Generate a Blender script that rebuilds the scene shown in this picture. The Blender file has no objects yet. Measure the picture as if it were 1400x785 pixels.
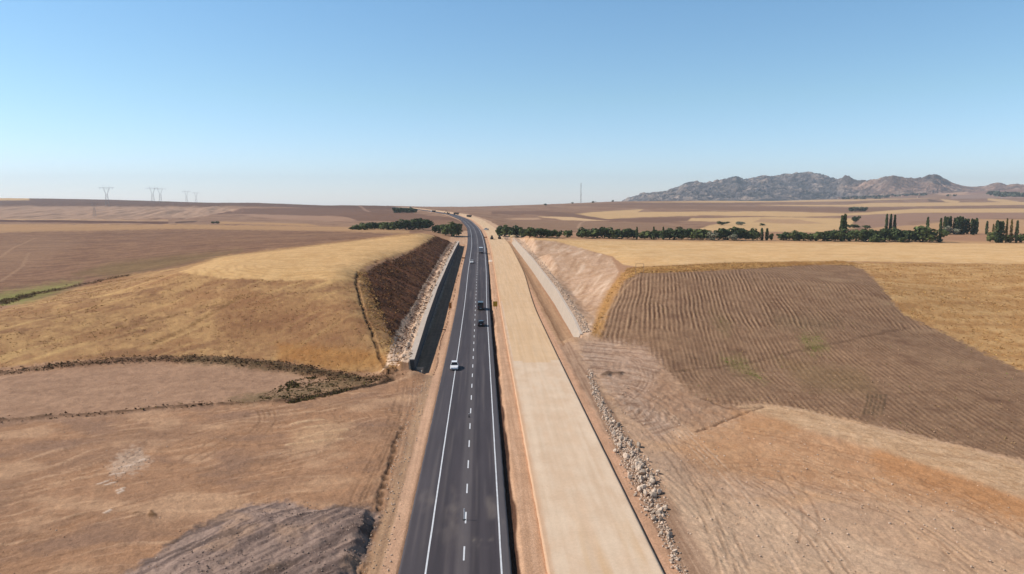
import bpy, bmesh, math, random, time
import numpy as np
from mathutils import Vector, Matrix
T0 = time.time()
R = math.radians
random.seed(7)
C = bpy.context.scene
COL = C.collection

# ------------------------------------------------------------------ camera
H_CAM, F_PX = 36.0, 1000.0            # the drone hovers 36 m above the road; focal length for a 1400 px wide frame
PITCH = math.atan(120.5 / F_PX)       # looking slightly down
YAW = R(2.444)                        # and a little to the right of the road's axis
cam_d = bpy.data.cameras.new('camera')
cam_d.sensor_width = 36.0
cam_d.lens = 36.0 * F_PX / 1400.0
cam_d.clip_start, cam_d.clip_end = 1.0, 60000.0
cam = bpy.data.objects.new('camera', cam_d)
COL.objects.link(cam)
cam.location = (0, 0, H_CAM)
cam.rotation_euler = (R(90) - PITCH, 0, -YAW)
C.camera = cam
C.render.resolution_x, C.render.resolution_y = 1024, 574

# ------------------------------------------------------------------ sky, sun, exposure
SUN_EL, SUN_AZ = R(43), R(-82)        # azimuth from +Y (clockwise positive): the sun stands to the left, a little ahead
world = bpy.data.worlds.new('World')
C.world = world
world.use_nodes = True
nt = world.node_tree
bg = nt.nodes['Background']
sky = nt.nodes.new('ShaderNodeTexSky')
sky.sky_type = 'NISHITA'
sky.sun_disc = False
sky.sun_elevation = SUN_EL
sky.sun_rotation = SUN_AZ
sky.altitude = 900
sky.air_density = 1.0
sky.dust_density = 0.15
sky.ozone_density = 2.6
# sky tint: whiter-blue at the horizon, bluer above, unseen zenith dimmed to deepen shadows (by direction in the world)
tcw = nt.nodes.new('ShaderNodeTexCoord'); sx = nt.nodes.new('ShaderNodeSeparateXYZ'); rampw = nt.nodes.new('ShaderNodeValToRGB')
rampw.color_ramp.elements[0].position = 0.0; rampw.color_ramp.elements[0].color = (1.10, 1.16, 1.49, 1)
rampw.color_ramp.elements[1].position = 0.28; rampw.color_ramp.elements[1].color = (1.05, 1.33, 1.35, 1)
e_ = rampw.color_ramp.elements.new(0.13); e_.color = (1.09, 1.26, 1.25, 1)
e_ = rampw.color_ramp.elements.new(0.62); e_.color = (0.36, 0.43, 0.49, 1)
mulw = nt.nodes.new('ShaderNodeVectorMath'); mulw.operation = 'MULTIPLY'
nt.links.new(tcw.outputs['Generated'], sx.inputs[0]); nt.links.new(sx.outputs['Z'], rampw.inputs[0])
nt.links.new(sky.outputs[0], mulw.inputs[0]); nt.links.new(rampw.outputs[0], mulw.inputs[1])
nt.links.new(mulw.outputs[0], bg.inputs[0])
bg.inputs[1].default_value = 0.115
sl = bpy.data.lights.new('sun', 'SUN')
sl.energy = 5.0
sl.angle = R(0.5)
sl.color = (1.0, 0.955, 0.90)
so = bpy.data.objects.new('sun', sl)
COL.objects.link(so)
sdir = Vector((math.sin(SUN_AZ) * math.cos(SUN_EL), math.cos(SUN_AZ) * math.cos(SUN_EL), math.sin(SUN_EL)))
so.rotation_euler = (-sdir).to_track_quat('-Z', 'Y').to_euler()
so.location = (-300, 200, 300)
C.view_settings.view_transform = 'Standard'
C.view_settings.look = 'None'
C.view_settings.exposure = 0.0
C.view_settings.gamma = 1.0

# ------------------------------------------------------------------ helpers: tags
def tag(o, label=None, cat=None, group=None, kind=None):
    if label: o['label'] = label
    if cat: o['category'] = cat
    if group: o['group'] = group
    if kind: o['kind'] = kind
    return o

def empty(name, loc, rz=0.0):
    o = bpy.data.objects.new(name, None)
    o.empty_display_size = 0.3
    COL.objects.link(o)
    o.location = loc
    o.rotation_euler = (0, 0, rz)
    return o

def copy_tree(o, parent=None):
    c = o.copy()
    COL.objects.link(c)
    if parent is not None:
        c.parent = parent
    for ch in o.children:
        copy_tree(ch, c)
    return c

# ------------------------------------------------------------------ helpers: noise (numpy)
_ang = np.random.RandomState(3).rand(256) * 2 * np.pi
_gx, _gy = np.cos(_ang).astype(np.float32), np.sin(_ang).astype(np.float32)
def _hash(ix, iy, seed):
    h = (ix.astype(np.uint32) * np.uint32(374761393) + iy.astype(np.uint32) * np.uint32(668265263) + np.uint32((seed * 974634777) & 0xffffffff))
    h = (h ^ (h >> np.uint32(13))) * np.uint32(1274126177)
    return ((h ^ (h >> np.uint32(16))) & np.uint32(255)).astype(np.int32)
def perlin(x, y, seed=0):
    x = np.asarray(x, np.float64); y = np.asarray(y, np.float64)
    ix = np.floor(x).astype(np.int64); iy = np.floor(y).astype(np.int64)
    fx = (x - ix).astype(np.float32); fy = (y - iy).astype(np.float32)
    u = fx * fx * fx * (fx * (fx * 6 - 15) + 10); v = fy * fy * fy * (fy * (fy * 6 - 15) + 10)
    def g(dx, dy):
        k = _hash(ix + dx, iy + dy, seed)
        return _gx[k] * (fx - dx) + _gy[k] * (fy - dy)
    a = g(0, 0); b = g(1, 0); c = g(0, 1); d = g(1, 1)
    return (a + u * (b - a) + v * (c + u * (d - c) - (a + u * (b - a)))) * 1.5
def fbm(x, y, octv=4, seed=0, gain=0.5):
    s = 0; a = 1.0; n = 0
    for o in range(octv):
        s = s + a * perlin(x * 2.03 ** o + 13.7 * o, y * 2.03 ** o - 7.1 * o, seed + o)
        n += a; a *= gain
    return s / n
def ss(a, b, x):
    t = np.clip((x - a) / (b - a), 0, 1)
    return t * t * (3 - 2 * t)
def lerp(a, b, t):
    return a + (b - a) * t

# ------------------------------------------------------------------ survey: bearing + tilt (in units of the 1400 x 785 survey frame) <-> world
cp, sp_ = math.cos(PITCH), math.sin(PITCH)
FX, FY = math.sin(YAW), math.cos(YAW)      # horizontal forward
RX, RY = math.cos(YAW), -math.sin(YAW)     # right
def ray(u, v):
    cx = u - 700.0; cy = 392.5 - v
    fh = F_PX * cp + cy * sp_
    vt = -F_PX * sp_ + cy * cp
    return cx / fh, vt / fh                 # right and up per metre of forward distance
def from_px(u, v, D):
    a, b = ray(u, v)
    return D * FX + a * D * RX, D * FY + a * D * RY, H_CAM + b * D
def to_px(x, y, z):
    f = x * FX + y * FY; r = x * RX + y * RY; h = z - H_CAM
    zc = f * cp - h * sp_; yc = f * sp_ + h * cp
    zc = np.maximum(zc, 1e-3)
    return 700 + F_PX * r / zc, 392.5 - F_PX * yc / zc, f

# ------------------------------------------------------------------ road alignment
def zr(y):   # road level along the valley
    return np.interp(y, [-400, 190, 250, 350, 520, 675, 850, 1050, 1300, 1600, 2200], [0, 0, .8, 3.2, 6.0, 9.8, 12, 14, 15, 17, 15])
def _smooth_interp(xs, ys, n=2400, k=60):
    g = np.linspace(xs[0], xs[-1], n)
    f = np.interp(g, xs, ys)
    ker = np.ones(k) / k
    for _ in range(2):
        f = np.convolve(np.pad(f, (k // 2, k - 1 - k // 2), mode='reflect', reflect_type='odd'), ker, mode='valid')
    return lambda y: np.interp(y, g, f)
zr = _smooth_interp([-400, 190, 250, 350, 520, 675, 850, 1050, 1300, 1600, 2200], [0, 0, .8, 3.2, 6.0, 9.8, 12, 14, 15, 17, 15])
XR0 = -1.8
xc = _smooth_interp([-400, 480, 580, 675, 850, 1050, 1300, 1500, 2200], [XR0, XR0, -3.2, -6.2, -17, -40, -90, -138, -330])
# retaining walls: face line (offset from the world x of the road axis) and top level above the road
WL_Y = [153, 200, 258, 350, 440, 492]
WL_X = [-14.1, -14.8, -15.3, -15.0, -14.5, -14.1]
WL_H = [2.3, 3.3, 3.7, 3.6, 3.2, 2.6]
WR_Y = [185, 200, 250, 350, 450, 520]
WR_X = [24.3, 24.6, 25.1, 24.0, 22.4, 21.2]
WR_H = [1.4, 2.6, 3.6, 3.8, 3.4, 2.6]
def wlx(y): return np.interp(y, WL_Y, WL_X)
def wlh(y): return np.interp(y, WL_Y, WL_H)
def wrx(y): return np.interp(y, WR_Y, WR_X)
def wrh(y): return np.interp(y, WR_Y, WR_H)

# ------------------------------------------------------------------ terrain: levelled points (survey bearing, tilt, distance) and a smooth surface through them
CTRL = [
 # left spur: foot, face, crest, plateau
 (-40,508,154),(0,505,155),(120,498,157),(250,491,160),(380,497,156),(450,500,154),(520,506,152),
 (0,460,172),(120,450,178),(250,440,182),(380,445,176),(470,450,170),
 (0,425,196),(100,410,204),(180,393,214),(250,374,216),(330,380,208),(420,383,206),(480,380,206),
 (250,400,202),(380,410,190),(460,410,188),
 (495,420,180),(520,468,163),(548,496,151),(490,372,210),(530,357,252),(560,345,298),(600,320,420),(622,319,460),(633,332,500),
 (380,360,246),(320,352,280),(400,343,320),(460,335,350),(520,325,410),(570,320,460),(440,360,246),
 # ploughed field behind the spur
 (0,395,262),(60,405,235),(150,385,262),(0,360,360),(150,355,360),(250,345,360),(0,330,520),(150,330,520),(300,325,500),(420,322,520),(540,318,540),
 (0,306,900),(250,306,880),(450,309,780),(560,314,620),(600,316,600),
 # left far country
 (0,299,1150),(250,303,1100),(450,304,1000),(560,300,1000),(0,288,1600),(200,291,1600),(400,293,1450),(520,292,1250),
 (0,277,2300),(200,279,2300),(350,281,2100),(0,272,2600),(150,274,2600),(350,277.5,2400),(480,281,1900),(540,285,1650),(575,290,1450),
 (0,276,5000),(300,282,5000),(560,290,3000),(620,288,2600),
 # middle
 (600,284,1800),(660,284,2000),(720,281,2100),(790,278,2400),(850,275.5,2700),(640,291,1300),(700,290,1400),(700,302,950),(690,312,720),(660,305,820),
 (600,300,860),(560,306,800),
 (740,290,4500),(850,282,4800),
 # right shelf with the golden stubble, its back edge and front edge
 (820,455,187),(830,425,210),(845,385,245),(856,366,272),(838,350,310),(800,342,345),(750,330,410),(712,325,490),
 (800,400,250),(790,430,215),(770,380,285),(740,350,370),
 (872,363,281),(1000,358,296),(1100,356,302),(1200,357,300),(1300,359,296),(1400,361,290),
 (900,345,380),(1100,344,390),(1300,345,380),(1400,345,380),
 (760,325,520),(800,327,530),(950,329,560),(1100,330.5,575),(1250,331,580),(1400,333,575),
 # ploughed slope and golden slope on the right
 (830,465,182),(900,455,183),(1000,450,184),(1100,448,186),(1200,440,196),(900,410,214),(1000,408,214),(1100,405,217),(1200,395,230),
 (1000,500,160),(1150,500,158),(1250,480,168),(1300,440,200),(1400,500,160),(1330,400,240),(1400,420,220),(1400,385,252),(1100,370,276),(1200,372,272),
 (900,490,164),(850,490,166),
 # tree belt and country behind it on the right
 (720,316,640),(800,318,640),(950,320,650),(1100,321,660),(1250,322,670),(1400,322,670),
 (800,306,900),(950,307,900),(1100,309,900),(1250,308,920),(1400,308,920),
 (800,297,1250),(1000,297,1250),(1200,297,1300),(1400,296,1300),(800,288,1700),(950,286,1900),(1150,287,1900),(1400,285,2000),
 (950,279,2500),(1150,279,2700),(1300,277,2800),(1400,274,3000),(950,274.5,3000),(1060,275,3300),(1150,274,3600),(1250,270,4000),(1330,264,4400),(1400,259,4800),
 (1200,272,4000),(1400,266,3700),
 (950,280,5600),(1150,277,6000),(1400,268,6200),
]
FLAT = [(x, y, z) for x in (-150, -110, -75, -45, -25, -12, 0, 12, 22, 35, 55, 80, 115, 150) for y, z in ((-60, 0), (0, 0), (40, 0), (70, 0), (95, 0))]
FLAT = [(x, y, (-0.9 if x > 22 else -0.15 if x < -12 else 0.0)) for x, y, z in FLAT]
FLAT += [(x, 125, -0.9 if x > 22 else -0.1) for x in (-110, -75, -45, -25, 0, 12, 30, 50, 80, 110)]
FLAT += [(-60, 143, 0.0), (-30, 145, 0.0), (-95, 143, 0), (-16, 145, 0.2), (30, 150, -0.6), (30, 170, -.3), (40, 140, -.8), (60, 140, -.8), (90, 135, -.6)]
P = []
for u, v, D in CTRL:
    P.append(from_px(u, v, D))
    if u <= 60: P.append(from_px(u - 180, v, D)); P.append(from_px(u - 420, v, D))
    if u >= 1340: P.append(from_px(u + 180, v, D)); P.append(from_px(u + 420, v, D))
P = np.array(P + [p for p in FLAT if p[1] > 10])
def lp(x, y):
    r = np.hypot(x, y)
    return np.arctan2(x, y), np.log(np.maximum(r, 1.0))
WQ = lambda r: np.sqrt(np.maximum(r, 20) / 200.0)
tx, ty = lp(P[:, 0], P[:, 1])
q = P[:, 2] / WQ(np.hypot(P[:, 0], P[:, 1]))
def kern(d2): return 0.5 * d2 * np.log(d2 + 1e-12)
n = len(P)
A = np.zeros((n + 3, n + 3))
A[:n, :n] = kern((tx[:, None] - tx[None]) ** 2 + (ty[:, None] - ty[None]) ** 2) + np.eye(n) * 4e-5
A[:n, n:] = np.stack([np.ones(n), tx, ty], 1); A[n:, :n] = A[:n, n:].T
wts = np.linalg.solve(A, np.concatenate([q, [0, 0, 0]]))
NT, NR = 520, 720
LT = np.linspace(R(-68), R(72), NT); LR = np.linspace(math.log(20), math.log(9500), NR)
lut = np.zeros((NR, NT))
for i in range(NR):
    d2 = (LT[:, None] - tx[None]) ** 2 + (LR[i] - ty[None]) ** 2
    lut[i] = kern(d2) @ wts[:n] + wts[n] + wts[n + 1] * LT + wts[n + 2] * LR[i]
print('tps', n, time.time() - T0)
def base_h(x, y):
    t, l = lp(x, y)
    i = np.clip((l - LR[0]) / (LR[1] - LR[0]), 0, NR - 1.001); j = np.clip((t - LT[0]) / (LT[1] - LT[0]), 0, NT - 1.001)
    i0 = i.astype(np.int64); j0 = j.astype(np.int64); fi = i - i0; fj = j - j0
    q = (lut[i0, j0] * (1 - fi) * (1 - fj) + lut[i0 + 1, j0] * fi * (1 - fj) + lut[i0, j0 + 1] * (1 - fi) * fj + lut[i0 + 1, j0 + 1] * fi * fj)
    z = q * WQ(np.hypot(x, y))
    far = ss(55, 30, np.hypot(x, y)) + (1 - ss(-40, 10, y))
    return lerp(z, -0.2, np.clip(far, 0, 1))
def smooth_h(x, y):
    """terrain without small relief, with the road cutting carved in"""
    x = np.asarray(x, float); y = np.asarray(y, float)
    z = base_h(x, y)
    zz = zr(y); l = x - (xc(y) - XR0)            # l = offset, straight-road coordinates
    # ---- left side
    inL = ss(144, 153, y) * (1 - ss(488, 500, y))        # wall present
    Lx = wlx(y) - 1.25
    dl = np.maximum(Lx - l, 0)
    bench = zz + wlh(y) - 0.10 + dl * 0.16
    cap = zz + wlh(y) - 0.10 + np.minimum(dl, 4.2) * 0.16 + np.maximum(dl - 4.2, 0) * 0.54
    zz2 = lerp(bench, z, ss(2.6, 6.5, dl))
    kk_ = 1.6
    cap = cap + (1.5 * fbm(y / 26, y * 0 + 2, 3, 78) + .7 * fbm(y / 7, l / 9, 3, 79)) * ss(3, 12, dl)
    zo = -kk_ * np.logaddexp(-zz2 / kk_, -cap / kk_)
    zo = lerp(zo, z, ss(45, 80, dl))
    zo = np.where(dl < 1.5, np.minimum(bench, zo + 2), zo)
    zo = lerp(bench, zo, ss(.8, 2.2, dl))
    zwall = np.where(l < Lx + 0.4, zo, zz - 0.55 - 0.25 * ss(-10.4, -12.5, l))
    tL = ss(-16, -9.6, l)
    tLf = ss(-45 - 160 * ss(900, 1400, y), -13, l) * (1 - ss(1400, 1650, y))
    zopen = lerp(z, zz - 0.30, np.where(y > 480, tLf, tL))
    zl = np.where(inL > 0.5, zwall, zopen)
    # ---- right side
    inR = ss(180, 186, y) * (1 - ss(515, 530, y))
    Rx = wrx(y) + 1.5
    bench = zz + wrh(y) - 0.15 + np.maximum(l - Rx, 0) * 0.18
    zo = lerp(bench, z, ss(1.0, 6.0, l - Rx))
    zwall = np.where(l > Rx - 0.4, zo, zz - 0.30 - 0.5 * ss(20.2, 22.5, l))
    tR = ss(24.5, 19.6, l)
    tRf = ss(60 + 120 * ss(900, 1400, y), 21, l) * (1 - ss(1400, 1650, y))
    zopen = lerp(z, zz - 0.30, np.where(y > 500, tRf, tR))
    zrr = np.where(inR > 0.5, zwall, zopen)
    z = np.where(l < 4, zl, zrr)
    # asphalt bed and the rough trench along its right edge
    bed = ss(-8.6, -7.9, l) * (1 - ss(2.2, 2.6, l))
    z = np.where((y < 1900), z - 0.25 * bed, z)
    tren = ss(2.4, 2.8, l) * (1 - ss(3.6, 4.3, l))
    z = np.where(y < 620, z - 0.22 * tren, z)
    # bed of the gravel carriageway
    gb = ss(6.0, 6.8, l) * (1 - ss(17.2, 17.9, l))
    z = np.where(y < 1900, z - 0.15 * gb, z)
    # the dark heap in the near left
    return z + heap(x, y)[0]
# dark heap of milled asphalt / topsoil (plan outline in metres)
def seg_d(x, y, ax, ay, bx, by):
    dx, dy = bx - ax, by - ay
    t = np.clip(((x - ax) * dx + (y - ay) * dy) / (dx * dx + dy * dy), 0, 1)
    return np.hypot(x - ax - t * dx, y - ay - t * dy)
def sdpoly(poly, x, y):
    d = np.full(np.shape(x), 1e9); ins = np.zeros(np.shape(x), bool)
    m = len(poly)
    for i in range(m):
        ax, ay = poly[i]; bx, by = poly[(i + 1) % m]
        d = np.minimum(d, seg_d(x, y, ax, ay, bx, by))
        if ay != by:
            c = ((ay > y) != (by > y)) & (x < (bx - ax) * (y - ay) / (by - ay) + ax)
            ins ^= c
    return np.where(ins, d, -d)
def g0(u, v, z=0.0):
    a, b = ray(u, v)
    D = (z - H_CAM) / b
    X, Y, Z = from_px(u, v, D)
    return X, Y
HEAP = [g0(*p) for p in [(505, 694), (520, 700), (506, 740), (492, 790), (480, 850), (120, 850), (170, 785), (235, 742), (300, 702), (342, 688), (390, 684), (425, 697), (470, 692)]]
HEAP_R = [g0(*p) for p in [(514, 692), (510, 720), (492, 785), (478, 850)]]
def heap(x, y):
    m = (x > -75) & (x < -5) & (y > 35) & (y < 100)
    h = np.zeros(np.shape(x)); k = np.zeros(np.shape(x))
    if not np.any(m): return h, k
    X = x[m]; Y = y[m]
    sd = sdpoly(HEAP, X, Y) + 1.5 * fbm(X / 2.6, Y / 2.6, 4, 51)
    dr = np.full(X.shape, 1e9)
    for i in range(3):
        dr = np.minimum(dr, seg_d(X, Y, *HEAP_R[i], *HEAP_R[i + 1]))
    # ridges left by the dozer run obliquely
    a = (X * 0.80 - Y * 0.60); b = (X * 0.60 + Y * 0.80)
    rid = 1 - np.abs(fbm(a / 3.2, b / 17, 3, 61)) * 2.2
    rid2 = 1 - np.abs(fbm(a / 1.0 + 5, b / 9, 3, 67)) * 2.0
    dl = np.full(X.shape, 1e9); dt = np.full(X.shape, 1e9)
    for i in range(5, 10): dl = np.minimum(dl, seg_d(X, Y, *HEAP[i], *HEAP[i + 1]))
    for i in (9, 10, 11, 12): dt = np.minimum(dt, seg_d(X, Y, *HEAP[i], *HEAP[(i + 1) % 13]))
    nn = fbm(X / 1.7, Y / 1.7, 3, 8)
    prof = ss(-0.3, 8, dl + .9 * nn) * ss(-.1, 3.0, dt + .6 * nn) * ss(0.05, 1.2 + 1.4 * ss(80, 62, Y), dr + 0.45 * nn)
    rid3 = 1 - np.abs(fbm(a / .45 + 5, b / 3.5, 3, 69)) * 2.0
    h[m] = prof * (0.85 + 0.14 * rid + 0.08 * rid2 + .04 * rid3 + .30 * fbm(X / 4, Y / 4, 3, 76)) * ss(-0.2, 0.6, sd)
    k[m] = ss(-.9, 1.1, sd + 0.8 * fbm(X / .9, Y / .9, 3, 91))
    return h, k

def at(pts, dmax=7000.0, dmin=40.0):
    """ground points under survey bearings/tilts"""
    pts = np.atleast_2d(np.asarray(pts, float))
    D = np.exp(np.linspace(math.log(dmin), math.log(dmax), 700))
    a, b = ray(pts[:, 0], pts[:, 1])
    X = D[None] * (FX + a[:, None] * RX); Y = D[None] * (FY + a[:, None] * RY); Z = H_CAM + b[:, None] * D[None]
    G = smooth_h(X.ravel(), Y.ravel()).reshape(X.shape)
    below = Z < G
    out = []
    for i in range(len(pts)):
        k = np.argmax(below[i]) if below[i].any() else len(D) - 1
        if k > 0 and below[i].any():
            e0 = Z[i, k - 1] - G[i, k - 1]; e1 = Z[i, k] - G[i, k]
            t = e0 / (e0 - e1 + 1e-9); d = D[k - 1] + t * (D[k] - D[k - 1])
        else:
            d = D[k]
        x, y, z = from_px(pts[i, 0], pts[i, 1], d)
        out.append((x, y, float(smooth_h(np.array([x]), np.array([y]))[0])))
    return out
def ground(x, y):
    return float(smooth_h(np.array([float(x)]), np.array([float(y)]))[0])

# ------------------------------------------------------------------ terrain mesh grid (one sheet: fine towards the valley, coarse elsewhere)
th_f = np.arange(-42.0, 46.5, 0.074)
th_c = np.concatenate([np.arange(-180, -42.0, 3.0), th_f, np.arange(46.5 + 2, 180, 3.0)])
TH = np.radians(th_c)
rs = [2.0]
while rs[-1] < 46: rs.append(rs[-1] + 1.6)
while rs[-1] < 8800:
    r_ = rs[-1]
    rs.append(r_ + min(max(0.13, r_ * r_ / 36 / F_PX * 1.25), r_ * 0.0042))
RS = np.array(rs)
GR, GT = len(RS), len(TH)
print('grid', GR, GT, GR * GT)
RR, TT = np.meshgrid(RS, TH, indexing='ij')
X = (RR * np.sin(TT)).ravel(); Y = (RR * np.cos(TT)).ravel()
Rr = RR.ravel(); Tr = TT.ravel()
Z = smooth_h(X, Y)
L = X - (xc(Y) - XR0)
U, V, Dp = to_px(X, Y, Z)
print('base', time.time() - T0)

# ------------------------------------------------------------------ ground colours (albedo) and small relief
K = np.array([1.20, 1.32, 1.47])
def S(r, g, b):
    c = np.array([r, g, b], float) / 255
    c = np.where(c <= 0.04045, c / 12.92, ((c + 0.055) / 1.055) ** 2.4)
    return c / K
NLP = fbm(Tr * 130, np.log(Rr) * 130, 4, 5)               # edges of patches: relief grows with distance
NLP2 = fbm(Tr * 42, np.log(Rr) * 42, 4, 15)
LR_ = np.log(Rr)
col = np.empty((len(X), 3), np.float32)
col[:] = S(176, 140, 112)
rough = np.full(len(X), 0.08, np.float32)                   # relief amplitude in metres (1.5 m scale)
live = (Dp > 20)
def region(poly, amp=3.0, feather=1.2, dmin=0, dmax=1e9, namp2=0.0):
    p = np.array(poly, float)
    m = np.where(live & (Dp > dmin) & (Dp < dmax) & (U > p[:, 0].min() - 14 - amp * 2) & (U < p[:, 0].max() + 14 + amp * 2) & (V > p[:, 1].min() - 14 - amp * 2) & (V < p[:, 1].max() + 14 + amp * 2))[0]
    sd = sdpoly([tuple(q_) for q_ in p], U[m], V[m]) + amp * NLP[m] * 1.6 + namp2 * NLP2[m]
    return m, ss(-feather, feather, sd)
def paint(poly, rgb, amp=3.0, feather=1.2, op=1.0, dmin=0, dmax=1e9, namp2=0.0, rgh=None, rgb2=None, mix=None):
    m, k = region(poly, amp, feather, dmin, dmax, namp2)
    k = (k * op)[:, None]
    c = S(*rgb)[None]
    if rgb2 is not None:
        t = (ss(-.35, .35, NLP2[m] + 0.5 * NLP[m]) if mix is None else mix[m])[:, None]
        c = c * (1 - t) + S(*rgb2)[None] * t
    col[m] = col[m] * (1 - k) + c * k
    if rgh is not None: rough[m] = rough[m] * (1 - k[:, 0]) + rgh * k[:, 0]
    return m, k[:, 0]
def streak(ang, w, l, seed, octv=3):
    a = R(ang)
    return fbm((X * math.cos(a) - Y * math.sin(a)) / w, (X * math.sin(a) + Y * math.cos(a)) / l, octv, seed)

W_ = 2000
# --- near flat, left: tan worked soil with grey patches and long scrape marks
near = np.where((Dp > 30) & (Dp < 190) & (np.abs(Tr) < R(60)))[0]
def nz(sx, sy, ang, seed, octv=4, idx=near, warp=0.0):
    a = R(ang); x = X[idx]; y = Y[idx]
    if warp:
        x = x + warp * fbm(X[idx] / 22, Y[idx] / 22, 2, seed + 77); y = y + warp * fbm(X[idx] / 22 + 9, Y[idx] / 22, 2, seed + 78)
    return fbm((x * math.cos(a) - y * math.sin(a)) / sx, (x * math.sin(a) + y * math.cos(a)) / sy, octv, seed)
s1 = nz(1.1, 16, 62, 21, 4, warp=9); s2 = nz(.5, 7, 70, 22, 3, warp=7); s3 = nz(9, 22, 60, 23, 3, warp=6)
left = X[near] < -8
c = col[near]
bigp = fbm(X[near] / 14, Y[near] / 9, 4, 24); clod = fbm(X[near] / .8, Y[near] / .8, 3, 25)
cl = lerp(S(176, 139, 110)[None], S(162, 130, 106)[None], ss(-.3, .4, s3)[:, None])
cl = lerp(cl, S(208, 174, 144)[None], (0.7 * ss(.12, .5, s1))[:, None])
cl = lerp(cl, S(126, 98, 78)[None], (0.45 * ss(.2, .6, -s1 + .3 * s2))[:, None])
cl = lerp(cl, S(146, 108, 78)[None], (0.35 * ss(.1, .5, s2))[:, None])
cl = lerp(cl, S(150, 122, 104)[None], (0.7 * ss(.05, .4, bigp))[:, None]); cl = lerp(cl, S(200, 166, 136)[None], (.7 * ss(.05, .4, -bigp))[:, None])
cl = lerp(cl, S(110, 82, 62)[None], (.6 * ss(.42, .62, clod) * ss(-.1, .3, bigp))[:, None])
c[left] = cl[left]
# --- near ground, right: paler, orange and grey mixes with curved tracks
s4 = nz(.9, 17, -48, 31, 4, warp=12); s5 = nz(.42, 7, -40, 32, 3, warp=10); s6 = nz(8, 20, -50, 33, 3, warp=8)
cr = lerp(S(208, 176, 148)[None], S(196, 166, 142)[None], ss(-.3, .3, s6)[:, None])
cr = lerp(cr, S(216, 186, 156)[None], (0.6 * ss(.1, .5, s4))[:, None])
cr = lerp(cr, S(156, 124, 100)[None], (0.5 * ss(.15, .55, -s4 + .35 * s5))[:, None])
cr = lerp(cr, S(178, 138, 106)[None], (0.35 * ss(.1, .5, s5))[:, None])
cr = lerp(cr, S(186, 156, 132)[None], (.6 * ss(.0, .4, bigp))[:, None]); cr = lerp(cr, S(214, 172, 132)[None], (.5 * ss(.1, .5, -bigp))[:, None])
cr = lerp(cr, S(120, 92, 72)[None], (.55 * ss(.44, .64, clod) * ss(-.15, .3, bigp))[:, None])
c[~left] = cr[~left]
col[near] = c
# real relief goes with the scrape marks
relief = np.zeros(len(X), np.float32)
rl = np.where(left, 0.07 * s1 + 0.05 * s2 + 0.12 * s3, 0.10 * s4 + 0.06 * s5 + 0.15 * s6)
relief[near] = rl * ss(190, 150, Dp[near])

# --- grey-brown terrace between the two dark weed banks (left)
paint([(-80, 518), (80, 505), (200, 498), (300, 500), (400, 512), (460, 525), (400, 548), (280, 556), (150, 570), (-80, 584)], (166, 136, 114), 3, 5, .85, rgb2=(182, 150, 126))
# --- golden grass spur
GOLD_L = [(-120, 512), (0, 503), (80, 494), (200, 488), (300, 488), (400, 496), (480, 510), (532, 508), (552, 498), (545, 480), (525, 445), (505, 400), (500, 365), (560, 345), (600, 325), (640, 330), (600, 316), (560, 318), (420, 330), (250, 350), (150, 372), (0, 425), (-120, 450)]
m, k = paint(GOLD_L, (194, 158, 112), 2, 2, dmax=480, rgb2=(172, 136, 98), rgh=.10)
a = streak(38, 3.5, 40, 44, 4); b = streak(70, 9, 26, 45, 4); g = fbm(X / 2.2, Y / 2.2, 4, 46)
gl = m[k > 0.5]
def tint(idx, rgb, w):
    col[idx] = lerp(col[idx], S(*rgb)[None], np.clip(w, 0, 1)[:, None])
tint(gl, (146, 110, 82), .8 * ss(-.02, .42, b[gl] + .4 * g[gl]))
tint(gl, (158, 118, 84), .6 * ss(.0, .35, fbm(X[gl] / 17, Y[gl] / 12, 4, 49)))
tint(gl, (220, 186, 130), .6 * ss(.1, .5, a[gl]))
tint(gl, (122, 94, 66), .5 * ss(.25, .6, g[gl] - .3 * a[gl]))
paint([(300, 420), (420, 400), (500, 440), (500, 490), (380, 480), (300, 470)], (146, 106, 76), 6, 14, .5)
paint([(380, 470), (520, 480), (545, 500), (460, 508), (380, 492)], (182, 130, 70), 4, 8, .55)
# stubble on the plateau
paint([(245, 372), (300, 352), (400, 340), (500, 328), (575, 320), (600, 322), (560, 342), (500, 360), (480, 381), (400, 384), (300, 380)], (226, 190, 140), 2, 1.5, dmax=480, rgb2=(212, 174, 124), rgh=.05)
mm, kk = region([(245, 372), (300, 352), (400, 340), (575, 320), (600, 322), (560, 342), (500, 360), (480, 381), (400, 384), (300, 380)], 2, 2, dmax=480)
rg = np.sin((np.hypot(X[mm] + 55, (Y[mm] - 235)) + 2 * fbm(X[mm] / 9, Y[mm] / 9, 2, 4)) * 2.2)
tint(mm, (222, 188, 130), kk * .35 * ss(0, 1, rg)); tint(mm, (176, 140, 90), kk * .3 * ss(0.2, 1, -rg))
# burnt dark cutting slope above the left wall
DARK = [(494, 372), (520, 372), (560, 350), (580, 338), (592, 324), (612, 319), (626, 322), (633, 333), (612, 362), (592, 405), (572, 440), (560, 470), (554, 494), (546, 484), (534, 455), (512, 415)]
DARK = [(497, 376), (515, 362), (545, 352), (562, 345), (580, 333), (596, 322), (618, 320), (632, 330), (616, 356), (600, 386), (584, 420), (568, 450), (560, 492), (548, 492), (530, 452), (510, 412)]
m, k = paint(DARK, (122, 86, 62), 5, 1.8, dmin=148, dmax=520, rgb2=(94, 64, 48), rgh=.16)
dk = m[k > .5]
gy = fbm(Y[dk] / 5, X[dk] / 26, 4, 77); relief[dk] += .9 * gy - .6 * np.abs(fbm(Y[dk] / 2.2, X[dk] / 12, 3, 78))
tint(dk, (138, 88, 62), .6 * ss(.05, .4, gy))
tint(dk, (166, 128, 92), .7 * ss(.2, .55, fbm(X[dk] / 1.3, Y[dk] / 1.3, 4, 71)))
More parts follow.
